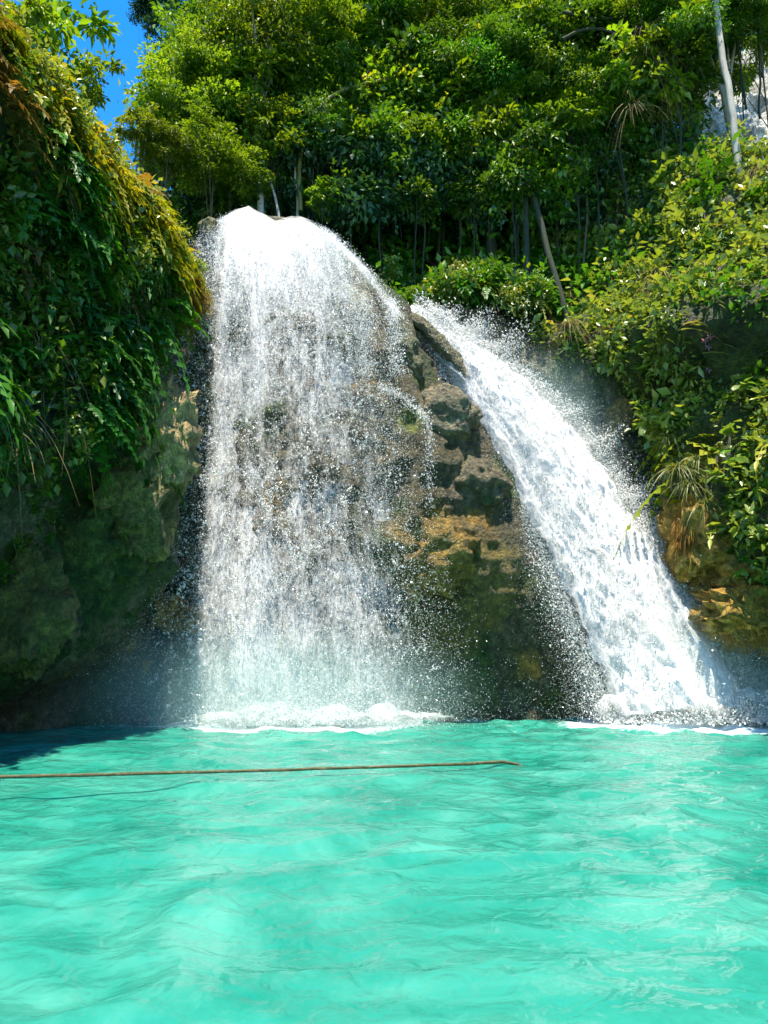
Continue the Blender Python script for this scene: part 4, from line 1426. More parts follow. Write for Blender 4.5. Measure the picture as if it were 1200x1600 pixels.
# trees told apart by their place
tree(318, 175, 25.5, 2.2, 0, 'bright green tree right of the gap of blue sky', M_BARK, 0.3)
tree(312, 120, 28.0, 1.7, 4, 'light green tree crown bordering the blue sky', M_BARK, 0.2)
tree(335, 262, 24.3, 1.5, 0, 'low leafy tree just left of the top of the main falls', M_BARK, 0.2, limbs=6)
tree(400, 85, 26.0, 2.4, 0, 'tree with a sunlit pale trunk above the main falls', M_BARKP, 0.15, tr=0.17)
tree(268, 22, 40.0, 2.3, 5, 'dark distant tree with a bare trunk against the blue sky', M_BARKP, -0.3)
tree(232, 20, 40.0, 1.1, 5, 'small dark tree clump at the edge of the distant dark tree', M_BARKD, -0.4)
tree(72, 92, 16.6, 1.05, 8, 'bright young tree on the ridge of the fern cliff', M_BARK, 0.2, ground=14.4, group='trees on the left ridge', squash=1.25)
tree(35, 45, 15.0, 0.8, 6, 'sunlit sapling at the top left corner on the ridge', M_BARK, 0.1, ground=14.2, group='trees on the left ridge', squash=1.2)
tree(138, 128, 18.0, 0.6, 8, 'small sapling on the ridge next to the sky gap', M_BARK, 0.1, ground=14.4, group='trees on the left ridge', squash=1.2)
tree(215, 195, 22.5, 0.7, 6, 'small leafy tree behind the ridge below the sky gap', M_BARK, 0.1, ground=14.0, squash=1.3)
tree(262, 235, 23.2, 0.95, 1, 'leafy tree filling the notch beside the top of the main falls', M_BARK, 0.1, ground=14.0, squash=1.2)
tree(1065, 30, 24.0, 1.8, 2, 'overhanging dark green crown before the pale limestone', M_BARKD, 0.9)
tree(1180, 22, 25.0, 1.9, 1, 'tree crown hanging in at the top right corner', M_BARK, -0.4)
tree(1112, 36, 25.5, 1.3, 3, 'tree with a smooth pale trunk in front of the limestone', M_BARKP, -1.0, tr=0.22, ground=15.0)
tree(845, 60, 27.0, 2.3, 2, 'tree with dark leaning trunks right of the centre', M_BARKD, -0.8, tr=0.24)
tree(730, 130, 26.4, 1.7, 3, 'mossy dark tree behind the head of the chute', M_BARKD, -0.9, tr=0.2)
tree(960, 70, 26.0, 2.0, 1, 'yellow green tree above the sunny shrub slope', M_BARK, 0.5)
tree(905, 150, 25.4, 1.5, 0, 'small bright tree on the upper right slope', M_BARK, 0.3)
ROWS = {
    'sunlit front crowns over the dark hollow': ((430, 200, 25.6, 1.5, 1), (470, 70, 28, 2.6, 0), (520, 150, 26.6, 1.9, 2), (570, 60, 28, 2.5, 2), (600, 160, 27, 1.7, 0), (655, 75, 28, 2.5, 0), (690, 175, 27, 1.6, 3), (750, 60, 28, 2.4, 2), (790, 165, 26.4, 1.6, 0)),
    'crowns along the top edge of the picture': ((385, 30, 31, 2.4, 0), (455, 0, 33, 3.0, 1), (540, -10, 33, 3.2, 2), (640, -10, 33, 3.2, 0), (730, -10, 32, 3.0, 3), (820, 0, 31, 2.8, 1), (900, 10, 30, 2.6, 2), (985, 0, 30, 2.6, 0), (1060, -20, 31, 2.8, 2)),
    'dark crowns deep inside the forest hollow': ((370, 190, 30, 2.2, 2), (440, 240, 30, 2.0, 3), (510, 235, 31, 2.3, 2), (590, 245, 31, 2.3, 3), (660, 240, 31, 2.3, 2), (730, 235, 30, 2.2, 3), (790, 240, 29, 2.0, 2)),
    'crowns filling the slope behind the sunny shrubs': ((850, 150, 28, 2.2, 3), (880, 250, 26.5, 1.6, 2), (920, 90, 29, 2.2, 0), (1000, 130, 28.5, 2.0, 1), (1040, 90, 29, 1.9, 2)),
    'low crowns along the upper edge of the sunny slope': ((830, 240, 25.2, 1.2, 7), (890, 180, 25.2, 1.3, 6), (960, 130, 24.6, 1.4, 6), (1030, 110, 24.2, 1.3, 8), (1075, 110, 24.6, 1.3, 7)),
    'leafy low crowns hanging over the dark hollow': ((365, 250, 24.8, 1.0, 6), (430, 215, 25.2, 1.1, 8), (490, 215, 25.4, 1.2, 7), (545, 205, 25.6, 1.2, 6), (600, 225, 25.6, 1.2, 7), (655, 215, 25.6, 1.2, 6), (710, 225, 25.6, 1.2, 7), (765, 215, 25.6, 1.2, 8), (800, 290, 25.0, 1.0, 7), (740, 300, 25.3, 0.9, 7), (505, 310, 25.0, 0.6, 6), (650, 310, 25.2, 0.8, 7)),
    'dense leafy crowns halfway up the forest wall': ((350, 110, 25.6, 1.7, 0), (430, 130, 26.4, 1.8, 8), (480, 140, 26.6, 1.6, 0), (545, 90, 27, 2.0, 1), (610, 110, 27, 1.9, 7), (680, 120, 27, 2.0, 2), (740, 120, 26.6, 1.8, 6), (800, 110, 26.2, 1.8, 2), (860, 100, 26, 1.8, 6), (920, 60, 25.4, 1.7, 7), (1000, 40, 25.0, 1.6, 0), (1150, 30, 24.6, 1.2, 2)),
    'tallest crowns far behind': ((400, 10, 39, 2.8, 1), (460, -60, 40, 4.2, 2), (540, -70, 40, 4.6, 1), (660, -70, 40, 4.6, 2), (780, -60, 40, 4.4, 0), (900, -60, 39, 4.4, 2), (1020, -70, 39, 4.4, 1), (1130, -80, 40, 4.4, 2), (1240, -60, 40, 4.4, 1)),
}
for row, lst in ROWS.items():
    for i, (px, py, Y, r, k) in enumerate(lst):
        tree(px, py, Y, r, k, ORD[i] + ' of the ' + row, M_BARKD)  # dark bark on every row puts the hollow's shade into the trunk colour


def stem(pts, r0, r1, label, mat, name='bare_tree', cat='tree', group=None, n=18, sides=7):
    C = curve_pts([P(*q) for q in pts], n)
    C = C + 0.06 * np.stack([fbm(C * 0.9 + 7 * j, 2, 400 + j) for j in range(3)], -1)
    o3 = C[0].copy()
    V, F = tube(C - o3, np.linspace(r0, r1, n), sides)
    me = mesh_np(name, V, F, mat, None, True)
    if name == 'bare_tree':
        link('trunk', me, empty(name, o3, label, cat, group))
    else:
        tag(link(name, me, None, o3), label, cat, group)


stem([(470, 330, 25.2), (468, 270, 25.3), (480, 205, 25.4), (515, 152, 25.5), (580, 128, 25.6), (650, 126, 25.8), (690, 140, 26)], 0.085, 0.05, 'mossy golden branch arching over the dark hollow', M_BARKG, 'arched_branch', 'branch')
stem([(905, 560, 24.2), (858, 400, 24.6), (828, 290, 25.0), (800, 205, 25.4), (768, 168, 25.6), (742, 135, 25.8), (720, 118, 26)], 0.13, 0.07, 'dark leaning trunk bent to the left at the head of the chute', M_BARKD)
stem([(826, 540, 24.8), (822, 380, 25.0), (818, 260, 25.2), (806, 150, 25.6), (800, 40, 26)], 0.13, 0.09, 'straight dark trunk at the edge of the sunny slope', M_BARKD)
stem([(1166, 360, 22.3), (1150, 220, 22.3), (1138, 140, 22.4), (1126, 60, 22.6), (1114, -30, 22.9)], 0.13, 0.10, 'smooth pale grey trunk rising to the top edge', M_BARKP)
stem([(1188, 185, 24.6), (1187, 110, 24.8), (1185, 20, 25)], 0.045, 0.03, 'thin dark sapling stem before the pale limestone', M_BARKD)
stem([(1166, 170, 24.6), (1158, 110, 24.8), (1150, 60, 25)], 0.05, 0.03, 'thin slanting stem next to the smooth pale trunk', M_BARKD)
stem([(880, 60, 24.2), (915, 45, 24.1), (950, 48, 24.0), (985, 66, 23.9), (1025, 58, 23.9)], 0.075, 0.05, 'dark crooked branch reaching across the upper right', M_BARKD, 'crooked_branch', 'branch')
stem([(880, 20, 24.2), (950, 30, 24.1), (1010, 15, 24.0), (1040, 10, 24)], 0.07, 0.04, 'dark branch along the top above the crooked branch', M_BARKD, 'crooked_branch', 'branch')
stem([(410, 420, 24.9), (407, 330, 24.9), (404, 240, 25.1), (400, 140, 25.3), (396, 40, 25.6)], 0.15, 0.10, 'pale pinkish trunk standing above the main falls', M_BARKP)
stem([(440, 420, 24.8), (435, 335, 24.8), (424, 290, 24.9), (412, 250, 25.0)], 0.06, 0.04, 'pale slanting stem by the top of the main falls', M_BARKP)
stem([(466, 430, 25.4), (465, 340, 25.4), (463, 290, 25.4), (462, 245, 25.5)], 0.07, 0.05, 'short pale stem right of the top of the main falls', M_BARKP)
for k in range(18):
    px = 430 + 22 * k + random.uniform(-7, 7)
    Y = random.uniform(25.2, 28.5)
    y0 = random.uniform(330, 400)
    y1 = random.uniform(110, 230)
    stem([(px, y0, Y), (px + random.uniform(-8, 8), (y0 + y1) / 2, Y), (px + random.uniform(-14, 14), y1, Y + 0.4)], random.uniform(0.008, 0.022), 0.008,
         'thin hanging vine in the dark forest hollow behind the falls', M_BARK if k % 3 else M_BARKP, 'hanging_vine', 'vine', 'vines hanging in the dark forest hollow', 12, 5)

# ------------------------------------------------------------------ plants: the fern cliff on the left
FERN_H = [fern_mesh('fern', M_FERN, 'hang', 600 + k, 10, 0.85) for k in range(4)]
FERN_Y = [fern_mesh('fern', M_FERNY, 'hang', 610 + k, 10, 0.75) for k in range(3)]
FERN_T = [fern_mesh('fern', M_FERNY, 'tuft', 620 + k, 11, 0.75) for k in range(3)]
LOW = {}


def low(kind, k):
    return LOW[kind][k % len(LOW[kind])]


FERN_B = [fern_mesh('fern', M_FERNB, 'hang', 630 + k, 10, 0.6) for k in range(2)]
FERN_G = [fern_mesh('fern', M_FERN, 'tuft', 640 + k, 11, 0.7) for k in range(2)]
SHRUB = [shrub_mesh('shrub', M_SHRUB, 650 + k, 0.55, 280, 0.15) for k in range(4)]
SHRUBS = [shrub_mesh('shrub', M_SHRUB, 656 + k, 0.5, 420, 0.10) for k in range(3)]
SHRUBG = [shrub_mesh('shrub', M_TREE2, 660 + k, 0.6, 300, 0.16) for k in range(3)]
GRASS = [blades_mesh('grass_tuft', M_GRASS, 670 + k, 80, 0.75, 0.016) for k in range(3)]
ROOTS = [blades_mesh('hanging_roots', M_ROOT, 680 + k, 46, 0.85, 0.009, 0.0, 1.3, 0.5) for k in range(3)]
MOSSH = [blades_mesh('hanging_moss', M_MOSS, 690 + k, 170, 0.42, 0.013, 0.1, 1.1, 0.6) for k in range(3)]


LOW['H'] = [fern_mesh('low_fern', M_FERN, 'hang', 900 + k, 5, 0.95, 7) for k in range(4)]
LOW['Y'] = [fern_mesh('low_fern', M_FERNY, 'hang', 910 + k, 5, 0.9, 7) for k in range(3)]
LOW['B'] = [fern_mesh('low_fern', M_FERNB, 'hang', 920 + k, 5, 0.75, 7) for k in range(2)]
LOW['G'] = [fern_mesh('low_fern', M_FERN, 'tuft', 925 + k, 6, 0.85, 7) for k in range(2)]
LOW['S'] = [shrub_mesh('low_shrub', M_SHRUB, 930 + k, 0.55, 110, 0.19, 2) for k in range(4)]
LOW['T'] = [shrub_mesh('low_shrub', M_SHRUB, 936 + k, 0.5, 150, 0.13, 2) for k in range(3)]
LOW['N'] = [shrub_mesh('low_shrub', M_FARSHADE, 960 + k, 0.7, 130, 0.17, 2) for k in range(3)]
LOW['D'] = [shrub_mesh('low_shrub', M_TREE2, 940 + k, 0.6, 150, 0.165, 2) for k in range(3)]
LOW['L'] = [shrub_mesh('low_shrub', M_TREE, 945 + k, 0.7, 160, 0.17, 2) for k in range(3)]
LOW['W'] = [blades_mesh('low_grass', M_GRASS, 950 + k, 26, 0.75, 0.022) for k in range(2)]
LOW['R'] = [blades_mesh('low_roots', M_ROOT, 955 + k, 16, 0.85, 0.010, 0.0, 1.3, 0.5) for k in range(2)]


def yaw_of(n):
    """rotation about Z that turns local -Y to the wall's outward direction"""
    return math.atan2(n[0], -n[1])


def place(name, me, p, yaw, sc, label, cat, group, tilt=0.0, sz=1.0):
    o = link(name, me, None, p)
    o.rotation_euler = (tilt, random.uniform(-0.15, 0.15), yaw)
    o.scale = (sc, sc, sc * sz)
    tag(o, label, cat, group)
    return o


def cliff_normals(fn, s, z):
    t = fn(s - 0.006, z) - fn(s + 0.006, z)
    n = np.stack([-t[:, 1], t[:, 0], 0 * s], -1)
    if fn is right_cliff_at: n = -n
    return nrm(n)


def cliff_normal(fn, s, z):
    e = 0.006
    a, b = fn(np.array(s + e), np.array(z)), fn(np.array(s - e), np.array(z))
    t = b - a if fn is left_cliff_at else a - b
    n = np.array((-t[1], t[0], 0)) if fn is left_cliff_at else np.array((t[1], -t[0], 0))
    return n / (np.linalg.norm(n) + 1e-9)


def joined(name, items, label, mat_list=None):
    """many placed copies joined into one mesh per material: a mass nobody could count"""
    by = {}
    for me, p, yaw, sc in items:
        by.setdefault(me.materials[0].name, []).append((me, p, yaw, sc))
    for mn, its in by.items():
        Vs, Fs, Rs, off = [], [], [], 0
        cache = {}
        for me, p, yaw, sc in its:
            if me.name not in cache:
                v = np.empty(len(me.vertices) * 3, np.float32); me.vertices.foreach_get('co', v)
                f = np.empty(len(me.loops), np.int32); me.loops.foreach_get('vertex_index', f)
                r = np.empty(len(me.vertices), np.float32); me.attributes['rnd'].data.foreach_get('value', r)
                cache[me.name] = (v.reshape(-1, 3), f.reshape(-1, 3), r)
            v, f, r = cache[me.name]
            c, s = math.cos(yaw), math.sin(yaw)
            R = np.array(((c, -s, 0), (s, c, 0), (0, 0, 1)))
            Vs.append(v @ R.T * sc + p)
            Fs.append(f + off)
            Rs.append(np.clip(r + rng.uniform(-0.25, 0.25), 0, 1))
            off += len(v)
        o = link(name, mesh_np(name, np.concatenate(Vs), np.concatenate(Fs), bpy.data.materials[mn], {'rnd': np.concatenate(Rs)}))
        tag(o, label, None, None, 'stuff')


def fern_cliff():
    g = np.random.default_rng(77)
    n_ind, items = 0, []
    NS = 1700
    S_ = g.uniform(0.36, 0.93, NS)
    zl_ = lc_lip(plan_eval(LC_PLAN, S_)[1])
    Z_ = zl_ - 0.25 + (LC_H + 0.15 - zl_) * g.uniform(0, 1, NS)
    P_ = left_cliff_at(S_, Z_)
    N_ = cliff_normals(left_cliff_at, S_, Z_)
    SUN_ = smooth(LC_H - 4.2, LC_H - 1.6, Z_ + 1.2 * fbm(P_ * 0.5, 2, 702)) + 0.45 * fbm(P_ * 0.8, 2, 700)  # picks ferns whose colour carries painted sunlight, mostly near the top
    BR_ = fbm(P_ * 0.5 + 30, 2, 701)
    GAP_ = fbm(P_ * np.array((0.9, 0.9, 0.6)) + 60, 3, 703)
    KIND_ = fbm(P_ * 0.55 + 90, 2, 704)
    for k in range(NS):
        p, n, sun, br = P_[k], N_[k], SUN_[k], BR_[k]
        yaw = yaw_of(n) + g.normal(0, 0.35)
        sc = g.uniform(0.55, 1.25) * (1.2 - 0.2 * sun) * (1 - 0.35 * smooth(17.5, 19.5, p[1]))
        lo = 'H'
        if GAP_[k] < -0.26 and sun < 0.3 and g.uniform() < 0.8: continue
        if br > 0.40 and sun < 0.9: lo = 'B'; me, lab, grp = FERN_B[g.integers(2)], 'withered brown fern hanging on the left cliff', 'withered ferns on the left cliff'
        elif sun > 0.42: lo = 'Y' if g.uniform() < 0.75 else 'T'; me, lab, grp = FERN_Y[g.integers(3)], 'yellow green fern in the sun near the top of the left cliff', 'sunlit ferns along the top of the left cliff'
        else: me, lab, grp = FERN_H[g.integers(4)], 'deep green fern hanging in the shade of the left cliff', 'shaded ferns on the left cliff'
        p = p + n * 0.03
        if lo == 'H' and (KIND_[k] > 0.12 or g.uniform() < 0.2): lo = 'DDDTWR'[g.integers(6)]; sc *= 0.85
        if n_ind < 150 and p[1] > 11.5 and lo in 'HYB':
            if me in FERN_H:
                lab = 'deep green shaded fern ' + ('low on the left cliff above the bare rock' if Z_[k] < zl_[k] + 2 else 'halfway up the left cliff close to the falls' if p[1] > 16.5 else 'halfway up the left cliff by the picture edge')
                grp = lab
            place('fern', me, p, yaw, sc, lab, 'fern', grp)
            n_ind += 1
        elif len(items) < 1300:
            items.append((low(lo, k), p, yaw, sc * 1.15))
    NS2 = 700
    S2 = g.uniform(0.40, 0.90, NS2)
    zl2 = lc_lip(plan_eval(LC_PLAN, S2)[1])
    Z2 = 1.6 + (zl2 - 1.6) * g.uniform(0, 1, NS2) ** 0.7
    P2 = left_cliff_at(S2, Z2)
    N2 = cliff_normals(left_cliff_at, S2, Z2)
    F2 = fbm(P2 * 0.8 + 5, 3, 705)
    for k in range(NS2):
        if F2[k] < -0.05 or P2[k][1] > 18.6: continue
        items.append((low('HDDG'[g.integers(4)], k), P2[k] + N2[k] * 0.02, yaw_of(N2[k]) + g.normal(0, 0.4), g.uniform(0.22, 0.5)))
    joined('fern_cover', items, 'dense cover of hanging ferns on the left cliff')
    # ferns on the ridge line
    for k in range(70):
        s = g.uniform(0.36, 0.90)
        bk = g.uniform(0.0, 1.5)
        p = left_cliff_at(np.array(s), np.array(LC_H + 0.02), np.array(bk))
        place('fern', FERN_T[g.integers(3)], p, g.uniform(0, 6.28), g.uniform(0.6, 1.25), 'golden green fern standing on the ridge of the left cliff', 'fern', 'ferns standing on the left ridge')
    for k in range(26):
        s = g.uniform(0.36, 0.74)
        p = left_cliff_at(np.array(s), np.array(LC_H + 0.02), np.array(g.uniform(0.6, 3.0)))
        place('shrub', SHRUBS[g.integers(3)], p + np.array((0, 0, 0.25)), g.uniform(0, 6.28), g.uniform(0.8, 1.5), 'sunny leafy shrub on the ridge behind the ferns', 'shrub', 'shrubs on the left ridge')
    # leafy sprigs leaning out of the shaded face
    for (px, py) in ((205, 408), (235, 425), (190, 425), (225, 455), (265, 410), (290, 425), (160, 440), (60, 215), (125, 330), (255, 370), (300, 385), (35, 110), (95, 180), (150, 215), (210, 330)):
        q, n = hit(px, py)
        place('shrub', SHRUB[(px + py) % 4], q + n * 0.35, yaw_of(n), 0.75, 'leafy sprig catching the sun ' + ('on the fern cliff close to the main falls' if px > 180 else 'on the upper left of the fern cliff' if py < 250 else 'in the middle of the fern cliff'), 'shrub', 'sunlit sprigs on the left cliff')


fern_cliff()


# ------------------------------------------------------------------ plants: the right cliff
BIGLEAF = [big_leaf_mesh('leaf', M_BROAD, 720 + k, k % 2 == 0) for k in range(4)]


def broad_plant(px, py, n_leaves, size, label, out=0.25):
    q, n = hit(px, py)
    base = q + n * 0.02
    root = empty('broad_leaf_plant', base, label, 'plant', 'large leaved plants on the right cliff')
    Cs = []
    for k in range(n_leaves):
        a = yaw_of(n) - math.pi / 2 + random.uniform(-1.5, 1.5)
        h = random.uniform(0.05, 0.65) * size * 1.6
        d = np.array((math.cos(a), math.sin(a), 0))
        b = n * out + d * random.uniform(0.05, 0.35) * size + np.array((0, 0, h))
        o = link('leaf', BIGLEAF[k % 4], root, b)
        o.rotation_euler = (random.uniform(-0.5, 0.5), random.uniform(-0.3, 0.55), a)
        L = size * random.uniform(0.5, 1.0)
        o.scale = (L, L, L)
        Cs.append(tube(curve_pts([(0, 0, 0), b * 0.6 + np.array((0, 0, 0.05)), b], 5), np.linspace(0.012, 0.006, 5), 4))
    V, F = merge(Cs)
    link('stalks', mesh_np('stalks', V, F, M_BARKG), root)


def right_plants():
    g = np.random.default_rng(91)
    items = []
    cnt = {'shrub': 0, 'grass': 0, 'fern': 0}
    NS = 4600
    S_ = g.uniform(0.04, 0.64, NS)
    Z_ = g.uniform(1.6, RC_H + 0.5, NS)
    Q_ = right_cliff_at(S_, Z_)
    N_ = cliff_normals(right_cliff_at, S_, Z_)
    XE = np.interp(Z_, [_e1[2], _e0[2]], [_e1[0], _e0[0]])
    F1, F2, F3 = fbm(Q_ * 0.9, 2, 730), fbm(Q_ * np.array((0.45, 0.45, 0.6)), 3, 731), fbm(Q_ * 0.45 + 11, 2, 732)
    for k in range(NS):
        q, n, z = Q_[k], N_[k], Z_[k]
        if z < _e0[2] + 0.8 and q[0] < XE[k] + 0.9 + 0.25 * g.normal(): continue
        if z < 5.5 and q[0] < XE[k] + 1.2 + 0.9 * F1[k]: continue
        gap = 9.0 < z < 11.2 and q[1] > 17.5
        if (gap or (z < 11 and F2[k] < -0.22)) and g.uniform() < (0.6 if gap else 0.45): continue
        yaw = yaw_of(n) + g.normal(0, 0.4)
        m = F3[k] + g.normal(0, 0.18)
        sc = g.uniform(0.55, 1.2)
        p = q + n * 0.15
        if m > 0.42: me, kd = GRASS[g.integers(3)], 'grass'
        elif m > 0.30: me, kd = SHRUBG[g.integers(3)], 'shrub'
        elif m > -0.42: me, kd = (SHRUB[g.integers(4)] if g.uniform() < 0.55 else SHRUBS[g.integers(3)]), 'shrub'
        else: me, kd = (FERN_Y[g.integers(3)] if g.uniform() < 0.9 else FERN_G[g.integers(2)]), 'fern'
        lim = {'shrub': 180, 'grass': 40, 'fern': 35}[kd]
        where = 'at the top of the sunny right slope' if z > 15 else 'on the bright middle of the right slope' if z > 11 else 'beside the shaded gap of the right cliff' if z > 8.5 else 'low on the right cliff beside the chute'
        if cnt[kd] < lim and q[1] > 15:
            cnt[kd] += 1
            if kd == 'grass': nm_, lb = 'grass_tuft', 'tuft of long arching grass ' + where
            elif kd == 'fern': nm_, lb = 'fern', ('yellow green fern ' if me in FERN_Y else 'deep green fern ') + where
            else: nm_, lb = 'shrub', ('dark green shrub ' if me in SHRUBG else 'bright shrub with larger leaves ' if me in SHRUB else 'bright shrub with small leaves ') + where
            place(nm_, me, p, yaw, sc, lb, {'grass_tuft': 'grass'}.get(nm_, nm_), lb)
        elif len(items) < 1900:
            lo = 'W' if kd == 'grass' else ('Y' if me in FERN_Y else 'G') if kd == 'fern' else 'D' if me in SHRUBG else 'S' if me in SHRUB else 'T'
            items.append((low(lo, k), p, yaw, sc * 1.7))
    joined('undergrowth', items, 'tangled undergrowth covering the right cliff')
    for (px, py, nl, sz) in ((1015, 565, 9, 0.55), (1000, 590, 8, 0.40), (1165, 625, 8, 0.42), (1150, 695, 9, 0.50), (1185, 720, 9, 0.55), (1170, 745, 10, 0.5), (1130, 760, 8, 0.4), (990, 270, 9, 0.45), (1045, 300, 8, 0.5), (965, 325, 8, 0.45), (1180, 230, 8, 0.5), (1060, 590, 8, 0.35), (940, 460, 6, 0.35), (1195, 870, 9, 0.5), (1170, 800, 8, 0.45), (1120, 400, 8, 0.4)):
        broad_plant(px, py, nl, sz, 'plant with large soft green leaves ' + ('high on the sunny right slope' if py < 350 else 'over the shaded gap of the right cliff' if py < 500 else 'above the grass tufts beside the chute' if px < 1080 else 'at the right picture edge halfway down' if py < 780 else 'at the right picture edge above the orange rock'))
    for (px, py, k, sc) in ((1030, 430, 0, 1.3), (1050, 440, 1, 1.2), (1020, 450, 2, 1.0), (1090, 420, 0, 1.0), (885, 470, 1, 1.5), (870, 450, 2, 1.2), (895, 510, 0, 1.2), (1010, 100, 1, 1.6), (1000, 60, 2, 1.6), (1180, 270, 0, 1.1), (985, 175, 2, 1.3), (860, 500, 0, 1.0), (940, 520, 1, 1.0)):
        q, n = hit(px, py)
        place('hanging_roots', ROOTS[k], q + n * 0.3, yaw_of(n), sc, 'bundle of dry roots hanging from the right cliff', 'roots', 'dry roots on the right cliff')
    for (px, py, sc) in ((1040, 720, 1.1), (1060, 735, 1.2), (1030, 745, 1.0), (1075, 760, 1.1), (1010, 690, 0.9), (1090, 720, 1.0), (1050, 690, 1.0), (1150, 860, 0.9), (1160, 880, 0.8), (1000, 660, 0.8), (1105, 790, 1.0), (1120, 830, 0.9)):
        q, n = hit(px, py)
        place('grass_tuft', GRASS[px % 3], q + n * 0.1, yaw_of(n), sc, 'tuft of long grass arching over the rock beside the chute', 'grass', 'grass tufts beside the chute')
    for k in range(70):
        a, rr = g.uniform(0, 6.28), math.sqrt(g.uniform(0.02, 0.8))
        px, py, Y0 = (1088 + 42 * rr * math.cos(a), 832 + 52 * rr * math.sin(a), 20.35) if k % 2 else (1165 + 55 * rr * math.cos(a), 955 + 42 * rr * math.sin(a), 19.55)
        q = P(px, py, Y0 + 0.55 * rr * rr + g.uniform(0, 0.1))
        place('hanging_moss', MOSSH[k % 3], q, g.normal(0, 0.4), g.uniform(0.5, 0.9), 'pad of orange brown moss on the rock ' + ('nose right of the chute' if k % 2 else 'ledge low at the right edge'), 'moss', 'orange moss pads on the rock ' + ('nose' if k % 2 else 'ledge'))
    for k, (px, py) in enumerate(((1097, 540), (1102, 550), (1118, 582), (927, 570), (1030, 695), (1112, 533))):
        q, n = hit(px, py)
        b = q + n * 0.35
        root = empty('flower', b, 'small pink flower on the shaded part of the right cliff', 'flower', 'pink flowers on the right cliff')
        for j in range(5):
            a = j * 2 * math.pi / 5
            o = link('petal', PETAL, root, (0.02 * math.cos(a), 0, 0.02 * math.sin(a)))
            o.rotation_euler = (0, -a, 0)
            o.scale = (0.085, 0.085, 0.085)


PETAL = big_leaf_mesh('petal', M_FLOWER, 799)
right_plants()


# ------------------------------------------------------------------ plants: banks around the heads of the falls
def bank_plants():
    g = np.random.default_rng(33)
    for k in range(120):
        px = g.uniform(505, 850)
        lip = np.interp(px, [505, 560, 620, 700, 780, 850], [360, 400, 445, 450, 470, 470])
        py = lip - g.uniform(-8, 1) * 1.0 - abs(g.normal(0, 40))
        Y = 23.7 + (lip - py) * 0.015 + g.uniform(0, 0.6)
        p = P(px, py, Y)
        p[2] = max(min(p[2], float(hill_z(p[0], p[1])) + 0.9 + 0.01 * (lip - py)), 12.0)
        r = g.uniform()
        spot = 'beside the right brow of the rock dome' if px < 600 else 'just above the head of the chute' if px < 720 else 'below the dark leaning trunks'
        if r < 0.33:
            place('fern', FERN_Y[g.integers(3)] if g.uniform() < 0.55 else FERN_H[g.integers(4)], p, g.normal(0, 0.6), g.uniform(0.8, 1.4), 'fern ' + spot, 'fern', 'ferns on the bank ' + spot)
        else:
            place('shrub', (SHRUBG if r < 0.75 else SHRUB)[g.integers(3)], p, g.uniform(0, 6.28), g.uniform(0.8, 1.4), ('dark leafy shrub ' if r < 0.75 else 'bright leafy shrub ') + spot, 'shrub', 'shrubs on the bank ' + spot)
    items = []
    for k in range(650):                                    # forest floor growth under the trees
        x = g.uniform(-10, 12)
        y = 25.0 + 13 * g.uniform() ** 1.2
        p = np.array((x, y, float(hill_z(x, y)) + 0.25))
        items.append((low('D' if g.uniform() < 0.75 else 'G', k), p, g.uniform(0, 6.28), g.uniform(1.2, 2.4)))
    sprays = []
    for k in range(900):                                    # leafy sprays between the crowns, thinner over the dark hollow
        px = g.uniform(225, 1090)
        py = g.uniform(20, 345)
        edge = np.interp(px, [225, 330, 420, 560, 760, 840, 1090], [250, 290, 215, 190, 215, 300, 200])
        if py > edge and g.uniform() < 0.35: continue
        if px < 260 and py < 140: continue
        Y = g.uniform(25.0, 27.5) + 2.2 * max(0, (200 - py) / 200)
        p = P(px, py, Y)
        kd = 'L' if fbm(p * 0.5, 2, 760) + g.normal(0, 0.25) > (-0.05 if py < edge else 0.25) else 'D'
        if py > edge and g.uniform() < 0.72: kd = 'N'  # shade of the hollow put into the leaf colour: most sprays go darkest
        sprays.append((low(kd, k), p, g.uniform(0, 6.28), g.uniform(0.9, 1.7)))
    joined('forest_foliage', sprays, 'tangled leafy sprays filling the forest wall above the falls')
    joined('forest_undergrowth', items, 'dark undergrowth on the forest slope above the falls')


bank_plants()


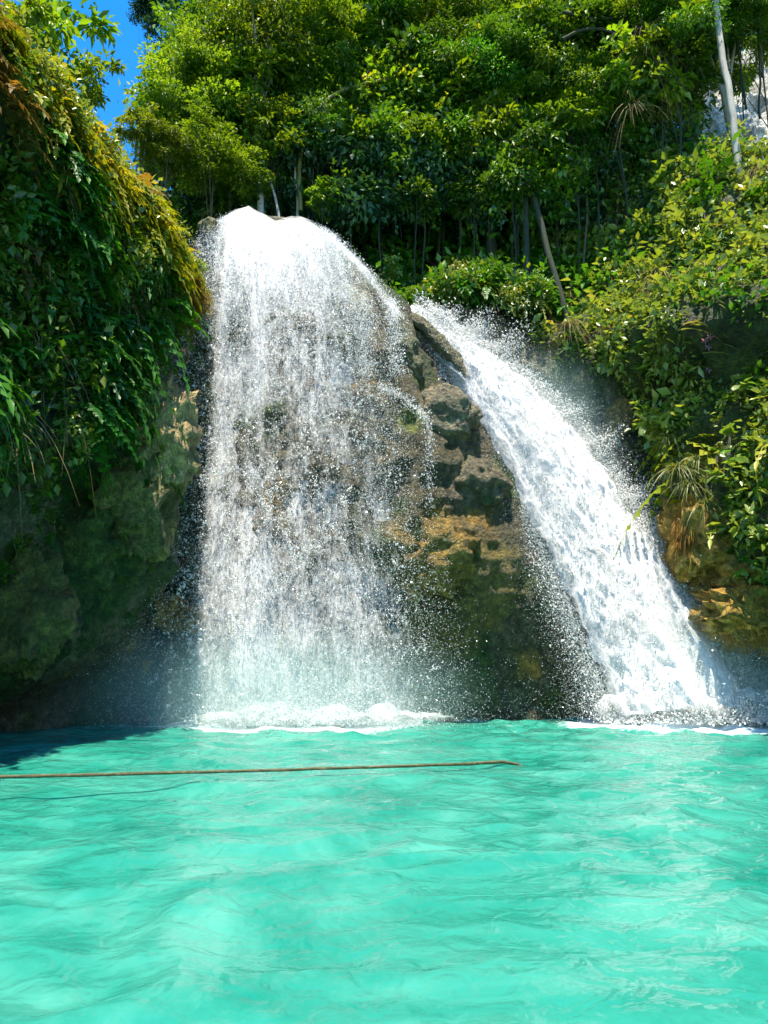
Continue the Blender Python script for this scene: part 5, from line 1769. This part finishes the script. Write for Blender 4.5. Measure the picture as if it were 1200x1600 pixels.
# ------------------------------------------------------------------ the rope across the pool
def rope():
    C = np.array([P(-300, 1224, 9.4), P(0, 1214, 10.2), P(250, 1208, 11.0), P(500, 1201, 11.8), P(700, 1194.5, 12.6), P(772, 1191.2, 13.15), P(860, 1188.5, 12.9), P(1000, 1188, 13.3)])
    e = C[5] - C[4]
    C[6] = C[5] + 0.3 * e + np.array((0, 0, -0.015))
    C[7] = C[6] + 0.8 * e + np.array((0, 0, -0.14))
    C = curve_pts(C, 420)
    C[:, 2] += 0.006 * fbm(C * 2.0, 2, 810)
    T = nrm(np.gradient(C, axis=0))
    A = nrm(np.cross(T, np.array((0, 0, 1.0))))
    B = np.cross(T, A)
    root = empty('rope', C[0], 'frayed brown rope stretched low over the turquoise pool', 'rope')
    L = np.r_[0, np.cumsum(np.linalg.norm(np.diff(C, axis=0), axis=1))]
    for k in range(3):
        ph = L * 2 * math.pi / 0.11 + k * 2 * math.pi / 3
        S = C + 0.014 * (np.cos(ph)[:, None] * A + np.sin(ph)[:, None] * B)
        V, F = tube(S - C[0], np.full(420, 0.0155), 6)
        link('strand', mesh_np('strand', V, F, M_ROPE, None, True), root)
    n = 90
    i = rng.integers(0, 400, n)
    parts = []
    for j in i:
        d = np.array((rng.normal(0, 0.02), rng.normal(0, 0.02), -rng.uniform(0.02, 0.07)))
        parts.append(tube(np.array([C[j], C[j] + d * 0.5, C[j] + d]) - C[0], [0.004, 0.003, 0.001], 4))
    V, F = merge(parts)
    tag(link('frayed_fibres', mesh_np('frayed_fibres', V, F, M_ROPE), root), kind='stuff')


rope()


# ------------------------------------------------------------------ mist around the falls
def mist():
    m, nt, out = new_mat('falls_mist')
    tc = nd(nt, 'ShaderNodeTexCoord')
    ln = nd(nt, 'ShaderNodeVectorMath', {0: tc.outputs['Object']}, operation='LENGTH')
    mr = nd(nt, 'ShaderNodeMapRange', {'Value': ln.outputs['Value'], 'From Min': 0.15, 'From Max': 0.95, 'To Min': 0.26, 'To Max': 0.0})
    mr.interpolation_type = 'SMOOTHSTEP'
    v = nd(nt, 'ShaderNodeVolumePrincipled', {'Color': (0.66, 0.97, 0.94, 1), 'Density': mr.outputs[0], 'Anisotropy': 0.1})  # pool's bounced teal light is put into the colour of white mist
    nt.links.new(v.outputs[0], out.inputs['Volume'])
    th, ph = np.meshgrid(np.linspace(0, 2 * math.pi, 33), np.linspace(0, math.pi, 17), indexing='ij')
    u = np.stack([np.cos(th) * np.sin(ph), np.sin(th) * np.sin(ph), -np.cos(ph)], -1)
    for (c, r, lab) in (((-3.6, 20.0, 0.7), (7.6, 2.4, 2.6), 'mist drifting at the foot of the main falls'), ((9.6, 20.9, 1.2), (5.2, 1.9, 3.0), 'mist drifting at the foot of the chute'), ((5.6, 23.3, 8.6), (3.2, 1.1, 4.2), 'mist hanging in the hollow behind the chute')):
        o = link('mist', mesh_np('mist', u, grid_faces(33, 17), m), None, c)
        o.scale = r
        tag(o, lab, None, None, 'stuff')


mist()
